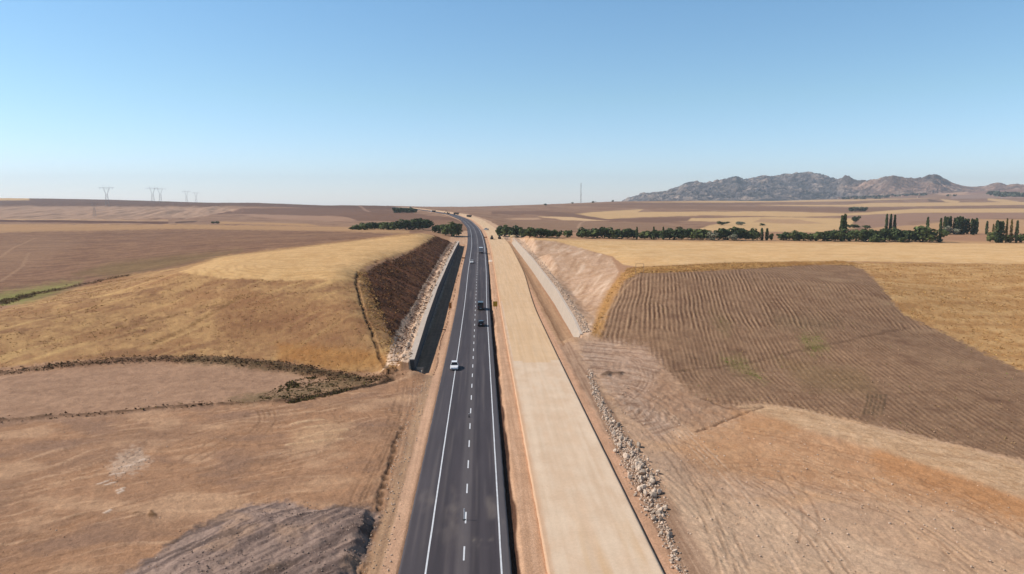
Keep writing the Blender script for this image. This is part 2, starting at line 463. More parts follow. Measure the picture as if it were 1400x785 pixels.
tint(dk, (72, 52, 42), .7 * ss(.1, .5, fbm(X[dk] / 6, Y[dk] / 6, 4, 72)))
# pale rubble fill behind the left wall
rb = (L < -14) & (Y > 150) & (Y < 505) & (Dp < 520)
wdt = 4.0 + 1.2 * fbm(Y / 9, L * .3, 3, 73) + 1.2 * ss(240, 170, Y) 
kb = ss(-.25, .25, wdt - (wlx(Y) - 1.25 - L)) * rb
col[:] = lerp(col, lerp(S(232, 206, 182), S(176, 146, 122), ss(0, .5, fbm(X / .5, Y / .5, 3, 74))[:, None]), kb[:, None].astype(np.float32))
rough[kb > .5] = .22
# --- ploughed field behind the spur
PL = [(-120, 452), (0, 424), (60, 408), (150, 380), (245, 366), (300, 350), (400, 338), (500, 326), (560, 319), (590, 316), (560, 314), (450, 309), (250, 307), (-120, 306)]
m, k = paint(PL, (132, 101, 82), 2, 1.8, dmin=215, rgb2=(150, 118, 94), rgh=.12)
pl = m[k > .5]
fs = streak(84, 5, 160, 81, 4); fs2 = streak(84, 2.0, 60, 82, 3)
tint(pl, (104, 78, 68), .6 * ss(.05, .45, fs[pl])); tint(pl, (176, 144, 112), .45 * ss(.1, .5, -fs[pl] + .3 * fs2[pl]))
relief[pl] += .06 * fs2[pl]
paint([(-100, 306), (250, 306), (450, 309), (560, 315), (560, 320), (450, 316), (250, 313), (0, 318), (-100, 322)], (192, 156, 116), 1.5, 1.5, .8, dmin=450)
paint([(-120, 452), (0, 424), (70, 402), (110, 385), (60, 392), (0, 402), (-120, 420)], (142, 142, 82), 6, 8, .95, dmin=205, dmax=330)
paint([(100, 375), (150, 360), (240, 350), (330, 342), (300, 350), (240, 364), (160, 378)], (122, 108, 66), 5, 6, .5, dmin=230)
paint([(-60, 330), (60, 320), (110, 330), (60, 360), (-60, 380)], (160, 130, 106), 6, 12, .5, dmin=230)

# ------------------------------------------------------------------ right hand side
PLR = [(818, 466), (824, 436), (840, 400), (856, 380), (874, 371), (930, 370), (1000, 366), (1100, 361), (1150, 359), (1180, 367), (1205, 392), (1235, 430), (1290, 455), (1340, 480), (1400, 508), (1560, 570), (1560, 670), (1400, 630), (1290, 603), (1180, 578), (1100, 561), (1040, 552), (985, 556), (945, 540), (905, 500), (880, 478)]
GOLD_R = [(700, 326), (760, 326), (800, 327.5), (950, 329), (1100, 330.5), (1250, 331), (1600, 334), (1600, 365), (1400, 361), (1150, 357), (1000, 359), (872, 365), (852, 362), (836, 350), (770, 335)]
m, k = paint([(1120, 358), (1600, 360), (1600, 620), (1400, 520), (1290, 462), (1230, 432), (1200, 395), (1180, 370)], (200, 164, 116), 3, 2, dmin=120, dmax=330, rgb2=(184, 144, 96), rgh=.12)
gr = m[k > .5]
b2 = streak(86, 5, 30, 47, 4)
tint(gr, (160, 120, 80), .6 * ss(.05, .5, b2[gr] + .5 * g[gr])); tint(gr, (218, 186, 138), .55 * ss(.1, .5, -b2[gr]))
m, k = paint(GOLD_R, (230, 196, 148), 1.0, 1.0, dmin=230, dmax=640, rgb2=(220, 182, 130), rgh=.05)
gt = m[k > .5]
b3 = streak(80, 4, 60, 48, 3); b4 = streak(30, 14, 50, 49, 3)
tint(gt, (238, 208, 164), .5 * ss(.05, .5, b3[gt])); tint(gt, (206, 166, 116), .4 * ss(.1, .5, b4[gt] - .4 * b3[gt]))
paint([(760, 325.5), (1600, 330), (1600, 335), (1250, 333), (1100, 332.5), (900, 330.5), (760, 328)], (198, 160, 120), .8, 1, .7, dmin=400)
m, k = paint(PLR, (140, 112, 90), 4.0, 2.2, dmin=95, dmax=330, rgb2=(154, 126, 102), rgh=.07)
pr = m[k > 0.5]; kp = k[k > .5]
ang = R(14) + R(13) * ss(215, 150, Y[pr]) * ss(30, 75, X[pr]) * 2.0
wx = X[pr] + 1.5 * fbm(X[pr] / 30, Y[pr] / 40, 2, 83) + .22 * fbm(X[pr] / 3, Y[pr] / 6, 2, 84)
ca, sa = math.cos(R(14)), math.sin(R(14))
lowf = ss(-4, 4, (Y[pr] - 182) + .25 * (X[pr] - 60) * 0 + 3 * fbm(X[pr] / 8, Y[pr] / 8, 2, 85))
ph1 = (wx * ca - Y[pr] * sa) / 1.22
a2 = R(10); ph2 = (wx * math.cos(a2) - Y[pr] * math.sin(a2)) / 1.05
f1 = np.sin(2 * np.pi * ph1); f2 = np.sin(2 * np.pi * ph2)
ridx = perlin(np.floor(ph1) * .73, Y[pr] / 30, 188); fur = (f1 * lowf + f2 * (1 - lowf)) * (1 + .9 * ridx) + .5 * fbm(X[pr] / .8, Y[pr] / 1.6, 3, 187)
ampn = (.38 + .62 * ss(-.3, .4, fbm(X[pr] / 9, Y[pr] / 12, 4, 86))) * lerp(.5, 1, lowf) * lerp(1, .6, ss(70, 110, X[pr]))
near_edge = ss(30, 45, X[pr])
tint(pr, (92, 66, 50), .9 * ss(-.1, .9, -fur) * ampn); tint(pr, (192, 162, 132), .65 * ss(.1, .95, fur) * ampn)
relief[pr] += .095 * fur * ampn * kp
tint(pr, (110, 82, 66), .5 * ss(.1, .6, fbm(X[pr] / 9, Y[pr] / 9, 4, 87)))
tint(pr, (172, 146, 118), .6 * ss(.0, .5, fbm(X[pr] / 16, Y[pr] / 16, 3, 88)) * ss(90, 130, X[pr]))
tint(pr, (88, 66, 54), .7 * ss(.42, .6, fbm(X[pr] / .9, Y[pr] / .9, 3, 89)))
# headland furrow, weeds
def line(pts, width, rgb, op=.8, depth=0.0, wob=.6, soft=.5, brk=0.0, seed=0):
    W = at(pts)
    xs = np.array([p_[0] for p_ in W]); ys = np.array([p_[1] for p_ in W])
    mg = width * 3 + 4
    idx = np.where((X > xs.min() - mg) & (X < xs.max() + mg) & (Y > ys.min() - mg) & (Y < ys.max() + mg))[0]
    if not len(idx): return idx
    x = X[idx] + wob * fbm(X[idx] / 4, Y[idx] / 4, 3, 101 + seed); y = Y[idx] + wob * fbm(X[idx] / 4 + 7, Y[idx] / 4, 3, 102 + seed)
    d = np.full(len(idx), 1e9)
    for i in range(len(W) - 1):
        d = np.minimum(d, seg_d(x, y, xs[i], ys[i], xs[i + 1], ys[i + 1]))
    k = 1 - ss(width * .5 * (1 - soft), width * .5 * (1 + soft), d)
    if brk: k = k * ss(-brk, brk, fbm(X[idx] / 1.6, Y[idx] / 1.6, 3, 103 + seed) + .25)
    col[idx] = lerp(col[idx], S(*rgb)[None], (k * op)[:, None])
    relief[idx] += depth * k
    return idx[k > .4]
line([(880, 512), (960, 504), (1040, 492), (1100, 478), (1160, 466), (1240, 448)], 1.3, (98, 74, 58), .5, -.05, 1.0, .6, brk=.5)
paint([(1095, 458), (1122, 460), (1130, 476), (1112, 484), (1098, 472)], (134, 132, 78), 11, 9, .4, dmax=260)
paint([(985, 490), (1012, 486), (1030, 502), (1048, 522), (1020, 515), (1000, 505)], (132, 128, 80), 11, 9, .35, dmax=260)
paint([(1055, 430), (1150, 440), (1120, 455), (1060, 448)], (120, 108, 82), 9, 12, .3, dmax=260)
paint([(975, 425), (1000, 440), (996, 462), (980, 450)], (118, 104, 70), 9, 8, .35, dmax=260)
paint([(1060, 490), (1180, 505), (1200, 540), (1100, 530)], (132, 112, 78), 8, 12, .4, dmax=260)
for du in (0, 6, 12, 18, 24):                                       # short planted rows
    line([(1180 + du, 567), (1184 + du, 552), (1186 + du, 540)], .5, (100, 84, 64), .6, .1, .15, brk=.3)
# dry grass margin between stubble and ploughed land
m, k = paint([(858, 366), (1000, 359), (1150, 356.5), (1180, 362), (1150, 362), (1100, 362.5), (1000, 368.5), (930, 372), (874, 373.5), (850, 385), (838, 400), (828, 430), (818, 452), (812, 460), (818, 430), (834, 395)], (184, 146, 92), 1.4, 1.0, dmax=330, rgb2=(160, 120, 72), rgh=.3)
line([(874, 373), (930, 371.5), (1000, 368), (1060, 364.5), (1110, 362)], 1.0, (84, 60, 42), .8, -.25, .6, brk=.3)
# pale cut slope on the right
CUTR = [(690, 328), (712, 326), (760, 330), (800, 341), (836, 352), (846, 372), (834, 395), (822, 420), (812, 448), (806, 462), (796, 456), (770, 412), (740, 374), (715, 347)]
m, k = paint(CUTR, (204, 174, 150), 1.6, 1.5, dmin=170, dmax=520, rgb2=(190, 158, 130), rgh=.15)
cu = m[k > .5]
c1 = fbm((X[cu] * .94 - Y[cu] * .34) / 3, (X[cu] * .34 + Y[cu] * .94) / 26, 4, 91)
tint(cu, (228, 204, 182), .7 * ss(.05, .5, c1)); tint(cu, (160, 126, 98), .6 * ss(.1, .5, -c1 + .4 * fbm(X[cu] / 2, Y[cu] / 2, 3, 92)))
paint([(808, 456), (818, 420), (835, 392), (850, 372), (862, 372), (846, 396), (832, 426), (822, 462)], (192, 148, 96), 2.5, 3, .8, dmax=330)
# grey disturbed soil with swirls by the wall end
m, k = paint([(795, 470), (830, 466), (880, 474), (905, 496), (900, 530), (960, 560), (900, 600), (850, 560), (815, 515), (796, 490)], (190, 164, 146), 6, 9, .85, rgb2=(174, 146, 126), rgh=.14)
sw = m[k > .4]
cx_, cy_ = g0(835, 545)
rg = np.hypot((X[sw] - cx_) * 1.15, (Y[sw] - cy_) * .75) + .6 * fbm(X[sw] / 5, Y[sw] / 5, 2, 93)
sr = perlin(rg * 1.25, np.arctan2(Y[sw] - cy_, X[sw] - cx_) * 1.6, 94)
tint(sw, (206, 182, 164), .6 * ss(.1, .5, sr)); tint(sw, (130, 102, 84), .55 * ss(.1, .5, -sr)); relief[sw] += .10 * sr
# dozed brown soil below the ploughed land, orange subsoil, pale haul track
m, k = paint([(905, 505), (945, 535), (1000, 553), (1045, 552), (1010, 572), (960, 590), (920, 580), (880, 545)], (160, 128, 104), 6, 10, .8, rgb2=(176, 146, 122), rgh=.2)
m, k = paint([(930, 600), (1010, 572), (1060, 570), (1180, 600), (1280, 625), (1400, 680), (1560, 740), (1560, 800), (1400, 720), (1250, 690), (1100, 665), (980, 650), (930, 625)], (200, 158, 120), 9, 16, .7, rgb2=(190, 144, 104), rgh=.1)
m, k = paint([(1195, 610), (1230, 605), (1330, 640), (1400, 680), (1560, 740), (1560, 775), (1400, 712), (1280, 670), (1215, 650), (1190, 630)], (196, 144, 98), 9, 12, .65)
paint([(1000, 562), (1060, 556), (1110, 575), (1080, 590), (1020, 590)], (194, 148, 106), 8, 10, .5)
m, k = paint([(1010, 556), (1045, 553), (1110, 563), (1180, 580), (1290, 606), (1400, 634), (1560, 675), (1560, 740), (1400, 680), (1280, 640), (1200, 614), (1120, 592), (1060, 572)], (214, 184, 152), 3.5, 5, .9, rgb2=(204, 172, 138), rgh=.04)
hk = m[k > .5]
hs = nz(.5, 24, 108, 95, 3, idx=hk)
tint(hk, (222, 192, 158), .6 * ss(.1, .5, hs)); tint(hk, (166, 130, 98), .5 * ss(.1, .5, -hs)); relief[hk] += .06 * hs
paint([(930, 690), (1060, 690), (1180, 730), (1300, 790), (1300, 850), (960, 850), (940, 780)], (220, 194, 168), 8, 18, .6, rgb2=(206, 180, 156))
paint([(1120, 680), (1300, 700), (1400, 730), (1560, 760), (1560, 850), (1350, 830), (1250, 760), (1130, 720)], (194, 164, 138), 9, 18, .5)
paint([(880, 600), (930, 625), (960, 690), (940, 720), (905, 660), (875, 620)], (190, 166, 146), 7, 12, .5)
# curved haul tracks on the right: pairs of ruts, each pair driven several times
def ruts(pts, gauge, w_, c_, o_, d_, seed=0, n=2, sp=0.0):
    W = [p[:2] for p in at(pts)]
    for q_ in range(n):
        for side in (-.5, .5):
            off = side * gauge + q_ * sp
            o2 = []
            for i in range(len(W)):
                a = W[max(i - 1, 0)]; b = W[min(i + 1, len(W) - 1)]; dx, dy = b[0] - a[0], b[1] - a[1]; l_ = math.hypot(dx, dy)
                o2.append((W[i][0] - dy / l_ * off, W[i][1] + dx / l_ * off))
            xs = np.array([p[0] for p in o2]); ys = np.array([p[1] for p in o2])
            t0 = np.linspace(0, 1, len(xs)); t1 = np.linspace(0, 1, len(xs) * 8)          # rounded
            def sm(f):
                g_ = np.interp(t1, t0, f); kk = np.ones(9) / 9; return np.convolve(np.pad(g_, 4, mode='reflect', reflect_type='odd'), kk, 'valid')
            xs, ys = sm(xs), sm(ys)
            idx = np.where((X > xs.min() - 4) & (X < xs.max() + 4) & (Y > ys.min() - 4) & (Y < ys.max() + 4))[0]
            x = X[idx] + .10 * fbm(X[idx] / 3, Y[idx] / 3, 2, 301 + seed); y = Y[idx] + .10 * fbm(X[idx] / 3 + 7, Y[idx] / 3, 2, 302 + seed)
            d = np.full(len(idx), 1e9)
            for i in range(len(xs) - 1): d = np.minimum(d, seg_d(x, y, xs[i], ys[i], xs[i + 1], ys[i + 1]))
            k = (1 - ss(w_ * .25, w_ * .75, d)) * ss(-.5, .3, fbm(X[idx] / 5, Y[idx] / 5, 3, 303 + seed + q_))
            ridge = (1 - ss(0, w_ * .5, np.abs(d - w_ * .9))) * ss(-.5, .3, fbm(X[idx] / 5, Y[idx] / 5, 3, 303 + seed + q_))
            col[idx] = lerp(col[idx], S(*c_)[None], (k * o_)[:, None]); relief[idx] += d_ * k - d_ * .5 * ridge
for i_, (pts, c_, o_, n_, gap_) in enumerate([
    ([(1050, 610), (1130, 640), (1210, 690), (1290, 760), (1330, 800)], (212, 180, 148), .55, 2, .9),
    ([(900, 560), (960, 620), (1030, 700), (1090, 800)], (214, 188, 164), .55, 3, .8),
    ([(960, 640), (1040, 632), (1120, 640), (1230, 668), (1400, 735)], (152, 116, 88), .45, 2, 1.3),
    ([(990, 585), (1100, 606), (1220, 640), (1330, 690), (1420, 750)], (150, 110, 80), .45, 2, 1.1),
    ([(880, 640), (940, 690), (1000, 770), (1020, 800)], (214, 190, 164), .45, 2, .9),
    ([(870, 560), (900, 600), (960, 680), (990, 760), (1000, 800)], (140, 114, 94), .4, 2, 1.2),
    ([(1100, 560), (1200, 588), (1300, 618), (1420, 655)], (172, 138, 106), .5, 2, 1.6),
    ([(1060, 560), (1180, 592), (1290, 630), (1420, 680)], (172, 138, 106), .5, 2, 1.0),
    ([(1010, 650), (1060, 680), (1120, 740), (1160, 800)], (146, 116, 94), .45, 2, .8),
    ([(1075, 650), (1100, 685), (1112, 715), (1102, 745)], (146, 116, 94), .5, 1, 1),
    ([(930, 605), (1000, 640), (1100, 660), (1260, 720), (1330, 780)], (146, 112, 86), .4, 2, .8),
    ([(1180, 650), (1250, 690), (1300, 740), (1400, 800)], (214, 184, 152), .4, 2, .7),
    ([(840, 480), (875, 494), (885, 520), (862, 545), (835, 560)], (140, 112, 92), .5, 2, .9),
    # left side
    ([(552, 520), (545, 560), (520, 620), (490, 680), (470, 720)], (140, 110, 86), .5, 2, 1.2),
    ([(560, 530), (556, 580), (540, 640), (528, 700)], (198, 164, 136), .5, 2, .9),
    ([(250, 640), (330, 590), (440, 562), (530, 540)], (146, 114, 88), .5, 2, 1.4),
    ([(0, 690), (160, 640), (300, 590), (430, 556), (520, 530)], (190, 154, 122), .35, 2, 1.2),
    ([(60, 610), (200, 590), (330, 575), (480, 545)], (146, 114, 88), .35, 2, 1.3),
    ([(355, 592), (372, 575), (366, 560)], (140, 108, 82), .5, 2, .8),
    ([(0, 540), (160, 525), (300, 518), (420, 530)], (140, 112, 94), .4, 2, 1.2),
    ([(0, 760), (150, 700), (300, 660), (420, 620)], (146, 112, 86), .35, 2, 1.5)]):
    ruts(pts, 1.7, .36, c_, min(o_ * 1.1, .65), -.03, i_ * 3, min(n_, 2), gap_)
line([(960, 545), (1000, 560), (1045, 556)], .8, (104, 78, 60), .6, -.2, .5, .5, brk=.35)
line([(952, 590), (1000, 572), (1045, 556)], .5, (96, 70, 54), .7, -.25, .4, .5, brk=.35)
# dark clods of dug soil by the swirl
line([(824, 514), (832, 510), (846, 512), (850, 510)], 1.6, (92, 72, 56), .8, .35, .9, brk=.3)

# ------------------------------------------------------------------ left foreground lines
wl1 = line([(-60, 520), (0, 511), (80, 500), (150, 494), (220, 491), (300, 493), (380, 501), (440, 511), (480, 518), (530, 515)], 3.6, (100, 76, 58), .9, .3, 1.2, .6, brk=.6)
line([(260, 492), (330, 497), (400, 506), (470, 516)], 5.0, (98, 84, 58), .7, .2, 1.5, .6, brk=.4, seed=4)
line([(340, 545), (400, 540), (440, 530), (480, 522)], 7.0, (112, 100, 70), .65, .1, 2, .6, brk=.5, seed=9)
wl2 = line([(-60, 582), (0, 575), (90, 569), (170, 563), (260, 555), (330, 552), (400, 548), (450, 538), (530, 520)], 1.7, (100, 76, 58), .85, .3, .8, .5, brk=.5, seed=2)
line([(400, 548), (450, 538), (535, 519)], 1.6, (66, 52, 40), .9, -.3, .6, .4, seed=3)
line([(490, 372), (487, 388), (497, 425), (510, 460), (525, 498), (532, 508)], .8, (76, 56, 40), .9, -.45, .5, .4, brk=.5)
line([(0, 440), (80, 418), (160, 396), (210, 384)], .1, (120, 90, 60), .1)
wl3 = line([(-60, 440), (0, 416), (40, 404), (90, 394), (150, 382), (170, 378)], 3.0, (92, 68, 54), .9, .4, 1.6, .5, brk=.4, seed=5)
line([(548, 584), (536, 625), (524, 670), (516, 705), (508, 735), (496, 790)], .8, (100, 76, 56), .8, -.25, .6, .5, brk=.45, seed=6)
line([(210, 470), (270, 440), (330, 405)], 1.6, (132, 102, 66), .6, -.1, .8, .5, brk=.4, seed=7)
line([(150, 450), (260, 425), (360, 402)], 1.2, (140, 110, 72), .5, -.1, .8, .5, brk=.4, seed=8)
# pale scrapes and broken white stone
for i, (pu, pv) in enumerate([(420, 576), (436, 582), (452, 590), (430, 596), (446, 602), (412, 606)]):
    line([(pu - 18, pv + 3), (pu, pv), (pu + 22, pv - 2)], .7, (222, 192, 158), .8, .12, .5, .5, brk=.3, seed=20 + i)
paint([(400, 590), (450, 575), (485, 578), (455, 605), (400, 620)], (206, 172, 138), 6, 8, .6)
paint([(150, 640), (165, 622), (190, 612), (205, 630), (180, 646), (155, 648)], (204, 182, 164), 10, 7, .7)
for i, (pu, pv, w_) in enumerate([(160, 647, 20), (176, 636, 22), (190, 630, 16), (150, 662, 12), (165, 668, 10), (140, 660, 12), (146, 700, 8), (166, 672, 6)]):
    line([(pu - w_ / 2, pv + 2), (pu + w_ / 2, pv - 2)], .45, (226, 210, 196), .85, .1, .4, .5, brk=.3, seed=30 + i)
line([(174, 628), (184, 622), (194, 614)], .35, (110, 88, 76), .6, -.05, .6, brk=.4)
line([(186, 703), (204, 700), (210, 706)], .8, (104, 78, 50), .8, .15, .5, brk=.3)
# washboard of roller tracks near the wall end
for i in range(9):
    line([(528 + i * .3, 560 + i * 3.6), (541, 558 + i * 3.6), (553 - i * .4, 556 + i * 3.6)], .35, (140, 112, 88), .6, -.12, .15, .5)
# heap of dark milled material
hh, hk_ = heap(X, Y)
ix = np.where(hk_ > .01)[0]
aX = (X[ix] * .80 - Y[ix] * .60); bX = (X[ix] * .60 + Y[ix] * .80)
h1 = fbm(aX / 3.2, bX / 17, 3, 61); h2 = fbm(aX / .8, bX / 8, 3, 68); h3 = fbm(X[ix] / 6, Y[ix] / 6, 3, 69)
hc = lerp(S(164, 144, 134)[None], S(132, 115, 109)[None], ss(-.25, .25, h2 + .5 * h1)[:, None])
hc = lerp(hc, S(180, 152, 130)[None], (.6 * ss(.05, .4, h3))[:, None])
hc = lerp(hc, S(84, 73, 70)[None], (.65 * ss(.1, .45, h1 + .5 * h2))[:, None])
col[ix] = lerp(col[ix], hc, (hk_[ix])[:, None]); hc = lerp(hc, S(70, 60, 57)[None], (.6 * ss(.3, .55, fbm(X[ix] / .7, Y[ix] / .7, 3, 70)))[:, None]); hc = lerp(hc, S(170, 150, 138)[None], (.5 * ss(.3, .55, fbm(X[ix] / .5 + 9, Y[ix] / .5, 3, 71)))[:, None])
col[ix] = lerp(col[ix], hc, (hk_[ix])[:, None]); relief[ix] = relief[ix] * .4 + .05 * h2; rough[ix] = .14

# ------------------------------------------------------------------ road verges in the corridor (offsets in metres)
cor = (Y > 20) & (Y < 1900)
n1 = fbm(L / 1.2, Y / 5, 4, 111); n2 = fbm(L / .5, Y / 22, 3, 112); n3 = fbm(L / 3, Y / 12, 3, 113)
def band(l0, l1, rgb, rgb2, f=.25, wob=.35, op=1.0, msk=None):
    k = ss(l0 - f, l0 + f, L + wob * n1) * (1 - ss(l1 - f, l1 + f, L + wob * n3)) * cor * op
    if msk is not None: k = k * msk
    i = np.where(k > .004)[0]
    c_ = lerp(S(*rgb)[None], S(*rgb2)[None], ss(-.35, .35, n2[i] + .4 * n1[i])[:, None])
    col[i] = lerp(col[i], c_, k[i][:, None]); relief[i] *= (1 - k[i]); rough[i] = lerp(rough[i], .02, k[i])
    return i
wide = ss(560, 700, Y)
band(-14.5, -7.8, (206, 168, 138), (186, 150, 122), .3, .4, 1.0, ((Y > 149) & (Y < 1900)).astype(float))
band(-11.4, -9.6, (196, 164, 134), (176, 146, 120), .5, .5, .9, (Y < 152).astype(float))
band(-10.0, -7.6, (220, 184, 156), (206, 170, 144), .2, .2)
band(-22, -9, (206, 174, 146), (190, 158, 132), 1.0, 2, .9, (Y > 500).astype(float))
i = np.where((np.abs(L + 10.1 + .35 * n3 + .2 * np.sin(Y / 9)) < .13) & (Y > 150) & (Y < 420) & (n1 > -.2))[0]
col[i] = S(110, 84, 66)
band(2.0, 8.0, (214, 178, 150), (198, 162, 134), .2, .2)
band(2.5, 3.8, (92, 64, 50), (66, 46, 38), .12, .55, .95, (Y < 640).astype(float))
band(16.8, 19.6, (214, 174, 146), (200, 162, 134), .2, .15)
band(19.4, 24.4, (190, 158, 128), (176, 144, 116), .4, .6, .9, ((Y > 178) & (Y < 540)).astype(float))
band(17, 34, (214, 184, 158), (198, 166, 138), 1.2, 2.5, .9, (Y > 520).astype(float))
band(19.3, 22.8, (182, 154, 132), (150, 122, 102), .5, .8, .85, (Y < 180).astype(float))
i = np.where((np.abs(L - 20.6 - .5 * n3) < .28) & (Y > 178) & (Y < 400))[0]
col[i] = lerp(col[i], S(140, 108, 82)[None], .7)
k_ = ss(.0, .3, .55 - ((Y - 386) / 9) ** 2 - ((L - 4.9) / 2.0) ** 2 + .5 * n1) * (Y > 360) * (Y < 410)
col[:] = lerp(col, S(238, 226, 212)[None].astype(np.float32), (.85 * k_)[:, None].astype(np.float32))
# soil print of rubble behind the right wall
kb = (np.abs(L - (wrx(Y) + 3.0)) < 1.4 + .8 * n1) & (Y > 186) & (Y < 520)
col[kb] = lerp(S(206, 180, 156)[None], S(140, 110, 90)[None], ss(0, .4, fbm(X[kb] / .5, Y[kb] / .5, 3, 121))[:, None]); rough[kb] = .22

# ------------------------------------------------------------------ far country
f0 = np.where(live & (Dp > 600) & ~((L > -12) & (L < 24) & (Y < 1800)))[0]
far1 = fbm(Tr * 26, LR_ * 26, 4, 131); far2 = fbm(Tr * 60 + LR_ * 20, LR_ * 90, 4, 132)
fm = f0[(V[f0] < 318)]
cc = lerp(S(160, 130, 108)[None], S(142, 112, 92)[None], ss(-.2, .3, far1[fm])[:, None])
cc = lerp(cc, S(186, 158, 132)[None], (.5 * ss(.1, .5, far2[fm]))[:, None])
keep = ((PL and False))
inpl = np.zeros(len(X), bool); inpl[pl] = True; inpl[gt] = True
fm2 = fm[~inpl[fm]]
col[fm2] = cc[~inpl[fm]]
FARD = 600
GOLDF, BRN, PALE, MAU = (214, 182, 136), (134, 106, 92), (196, 164, 136), (154, 130, 118)
for poly, c_, a_, f_ in [
    # left
    ([(-150, 268), (40, 271), (45, 274), (-150, 276)], GOLDF, .4, .6),
    ([(40, 271), (300, 275), (520, 280), (575, 286), (560, 288), (450, 285), (300, 281), (150, 281), (0, 280), (-150, 281), (-150, 276), (40, 274)], (110, 84, 70), .7, .8),
    ([(-150, 281), (150, 281), (300, 282), (330, 286), (260, 296), (100, 300), (-150, 299)], (182, 152, 130), .8, 1),
    ([(300, 290), (330, 284), (480, 288), (520, 295), (480, 303), (380, 300)], (170, 138, 116), .8, 1),
    ([(285, 292), (330, 285), (450, 284), (545, 288), (575, 293), (620, 298), (636, 306), (560, 303), (490, 302), (470, 296), (350, 293)], (122, 94, 78), .6, .7),
    ([(-150, 300), (0, 300), (120, 302), (230, 304), (230, 306), (0, 303.5), (-150, 303)], (98, 68, 56), .4, .5),
    ([(240, 303), (270, 302), (265, 304), (240, 305)], (88, 66, 54), .4, .5),
    ([(-150, 297), (230, 300), (230, 302), (120, 301), (-150, 299)], (206, 172, 134), .4, .6),
    ([(300, 303), (420, 306), (440, 309), (300, 306)], (188, 152, 112), .4, .6),
    ([(540, 304), (600, 300), (634, 304), (640, 316), (600, 316)], (140, 110, 90), .6, 1),
    # right of the road
    ([(672, 293), (740, 294), (800, 300), (900, 305), (960, 300), (1000, 297), (940, 297), (850, 299), (790, 292), (740, 288), (672, 289)], (132, 104, 88), .7, .8),
    ([(690, 302), (780, 302), (900, 306), (960, 312), (960, 318), (800, 316), (700, 311)], (152, 124, 102), .6, 1),
    ([(786, 292.5), (812, 290), (880, 286), (872, 290), (1060, 289), (1155, 292), (1190, 290), (1250, 285.5), (1600, 284), (1600, 291), (1250, 291), (1180, 294), (1100, 296.5), (960, 294.5), (880, 297), (830, 299.5)], GOLDF, .5, .6),
    ([(735, 296), (780, 297), (832, 302.5), (770, 301)], (222, 190, 150), .4, .5),
    ([(690, 299), (735, 298), (740, 300), (700, 300.5)], PALE, .3, .5),
    ([(945, 298.5), (1050, 296.5), (1150, 298.5), (1170, 299), (1165, 306), (1172, 312), (1120, 317), (1040, 317), (950, 316), (970, 308), (1000, 304), (940, 302)], GOLDF, .6, .7),
    ([(1040, 299), (1090, 300), (1130, 306), (1080, 306), (1030, 304)], (186, 154, 122), .5, .8),
    ([(1160, 296), (1200, 293), (1330, 291), (1600, 291), (1600, 299), (1330, 299), (1240, 304), (1250, 312), (1180, 312)], (164, 134, 116), .5, .7),
    ([(1180, 312), (1250, 308), (1330, 300), (1600, 300), (1600, 322), (1200, 322)], (196, 160, 122), .6, .9),
    ([(1290, 322), (1330, 318), (1600, 322), (1600, 332), (1280, 329)], (178, 140, 112), .5, .7),
    ([(860, 276.5), (1000, 274.5), (1150, 273), (1280, 271), (1150, 275.5), (1000, 277)], GOLDF, .3, .5),
    ([(1030, 280.5), (1160, 280), (1190, 277.5), (1300, 277), (1600, 275), (1600, 278), (1300, 281.5), (1190, 283), (1100, 282)], GOLDF, .3, .5),
    ([(800, 283), (900, 281), (1040, 283), (1190, 284.5), (1600, 281), (1600, 284), (1250, 285.5), (1180, 290), (1050, 288), (900, 285)], (142, 114, 94), .5, .6),
    ([(760, 281), (860, 277.5), (1040, 278), (1040, 280), (860, 281)], (136, 108, 90), .5, .6),
    ([(1350, 271), (1375, 273), (1400, 277), (1380, 278), (1350, 274)], GOLDF, .3, .5),
    ([(1285, 272), (1312, 275), (1310, 278), (1292, 276)], GOLDF, .3, .5),
    ([(1268, 272), (1290, 276), (1270, 276)], (112, 92, 76), .3, .5),
    ([(1250, 262), (1400, 253), (1600, 250), (1600, 258), (1400, 260), (1300, 268)], (198, 164, 138), .5, .8),
    ([(1330, 259), (1600, 256), (1600, 263), (1400, 264), (1320, 265)], (150, 122, 112), .5, .8),
    ([(1300, 267), (1400, 264), (1600, 266), (1600, 272), (1400, 271), (1300, 272)], (164, 140, 128), .5, .8)]:
    paint(poly, c_, a_, f_, .92, dmin=FARD)
# gullies on the left far hill
gm, gk = region([(-150, 278), (300, 280), (330, 288), (250, 299), (-150, 299)], 1, 3, dmin=1000)
gul = fbm(X[gm] / 70 + Y[gm] / 300, Y[gm] / 420, 4, 141)
relief[gm] += (-5 * (1 - np.abs(gul) * 2.2) * gk).astype(np.float32)
# faint tracks
for pts, w_, c_ in [([(790, 312), (794, 305), (800, 302)], 3, (190, 160, 136)), ([(490, 281), (498, 286), (505, 290)], 6, (176, 146, 128)), ([(0, 352), (20, 338), (50, 325)], 1.5, (176, 144, 116)), ([(0, 385), (30, 365), (40, 345)], 1.5, (170, 140, 114)), ([(820, 440), (850, 398), (872, 378)], .8, (186, 154, 122))]:
    line(pts, w_, c_, .6)

# ------------------------------------------------------------------ small relief everywhere outside the corridor, then the mesh
cork = ss(-9.5, -11.5, L) + ss(18.5, 21, L)
cork = np.clip(cork, 0, 1) * np.where(Y > 1900, 1, 1)
d1 = fbm(X / 1.4, Y / 1.4, 4, 151); d2 = fbm(X / 9, Y / 9, 3, 152)
Z += (rough * d1 * 1.6 + .12 * d2 + relief) * np.where((L > -9.5) & (L < 18.5), .12, cork) * ss(8800, 3000, Rr)
Z += np.where(Dp > 700, 1.2 * fbm(X / 60, Y / 60, 3, 153), 0) * cork
print('paint', time.time() - T0)

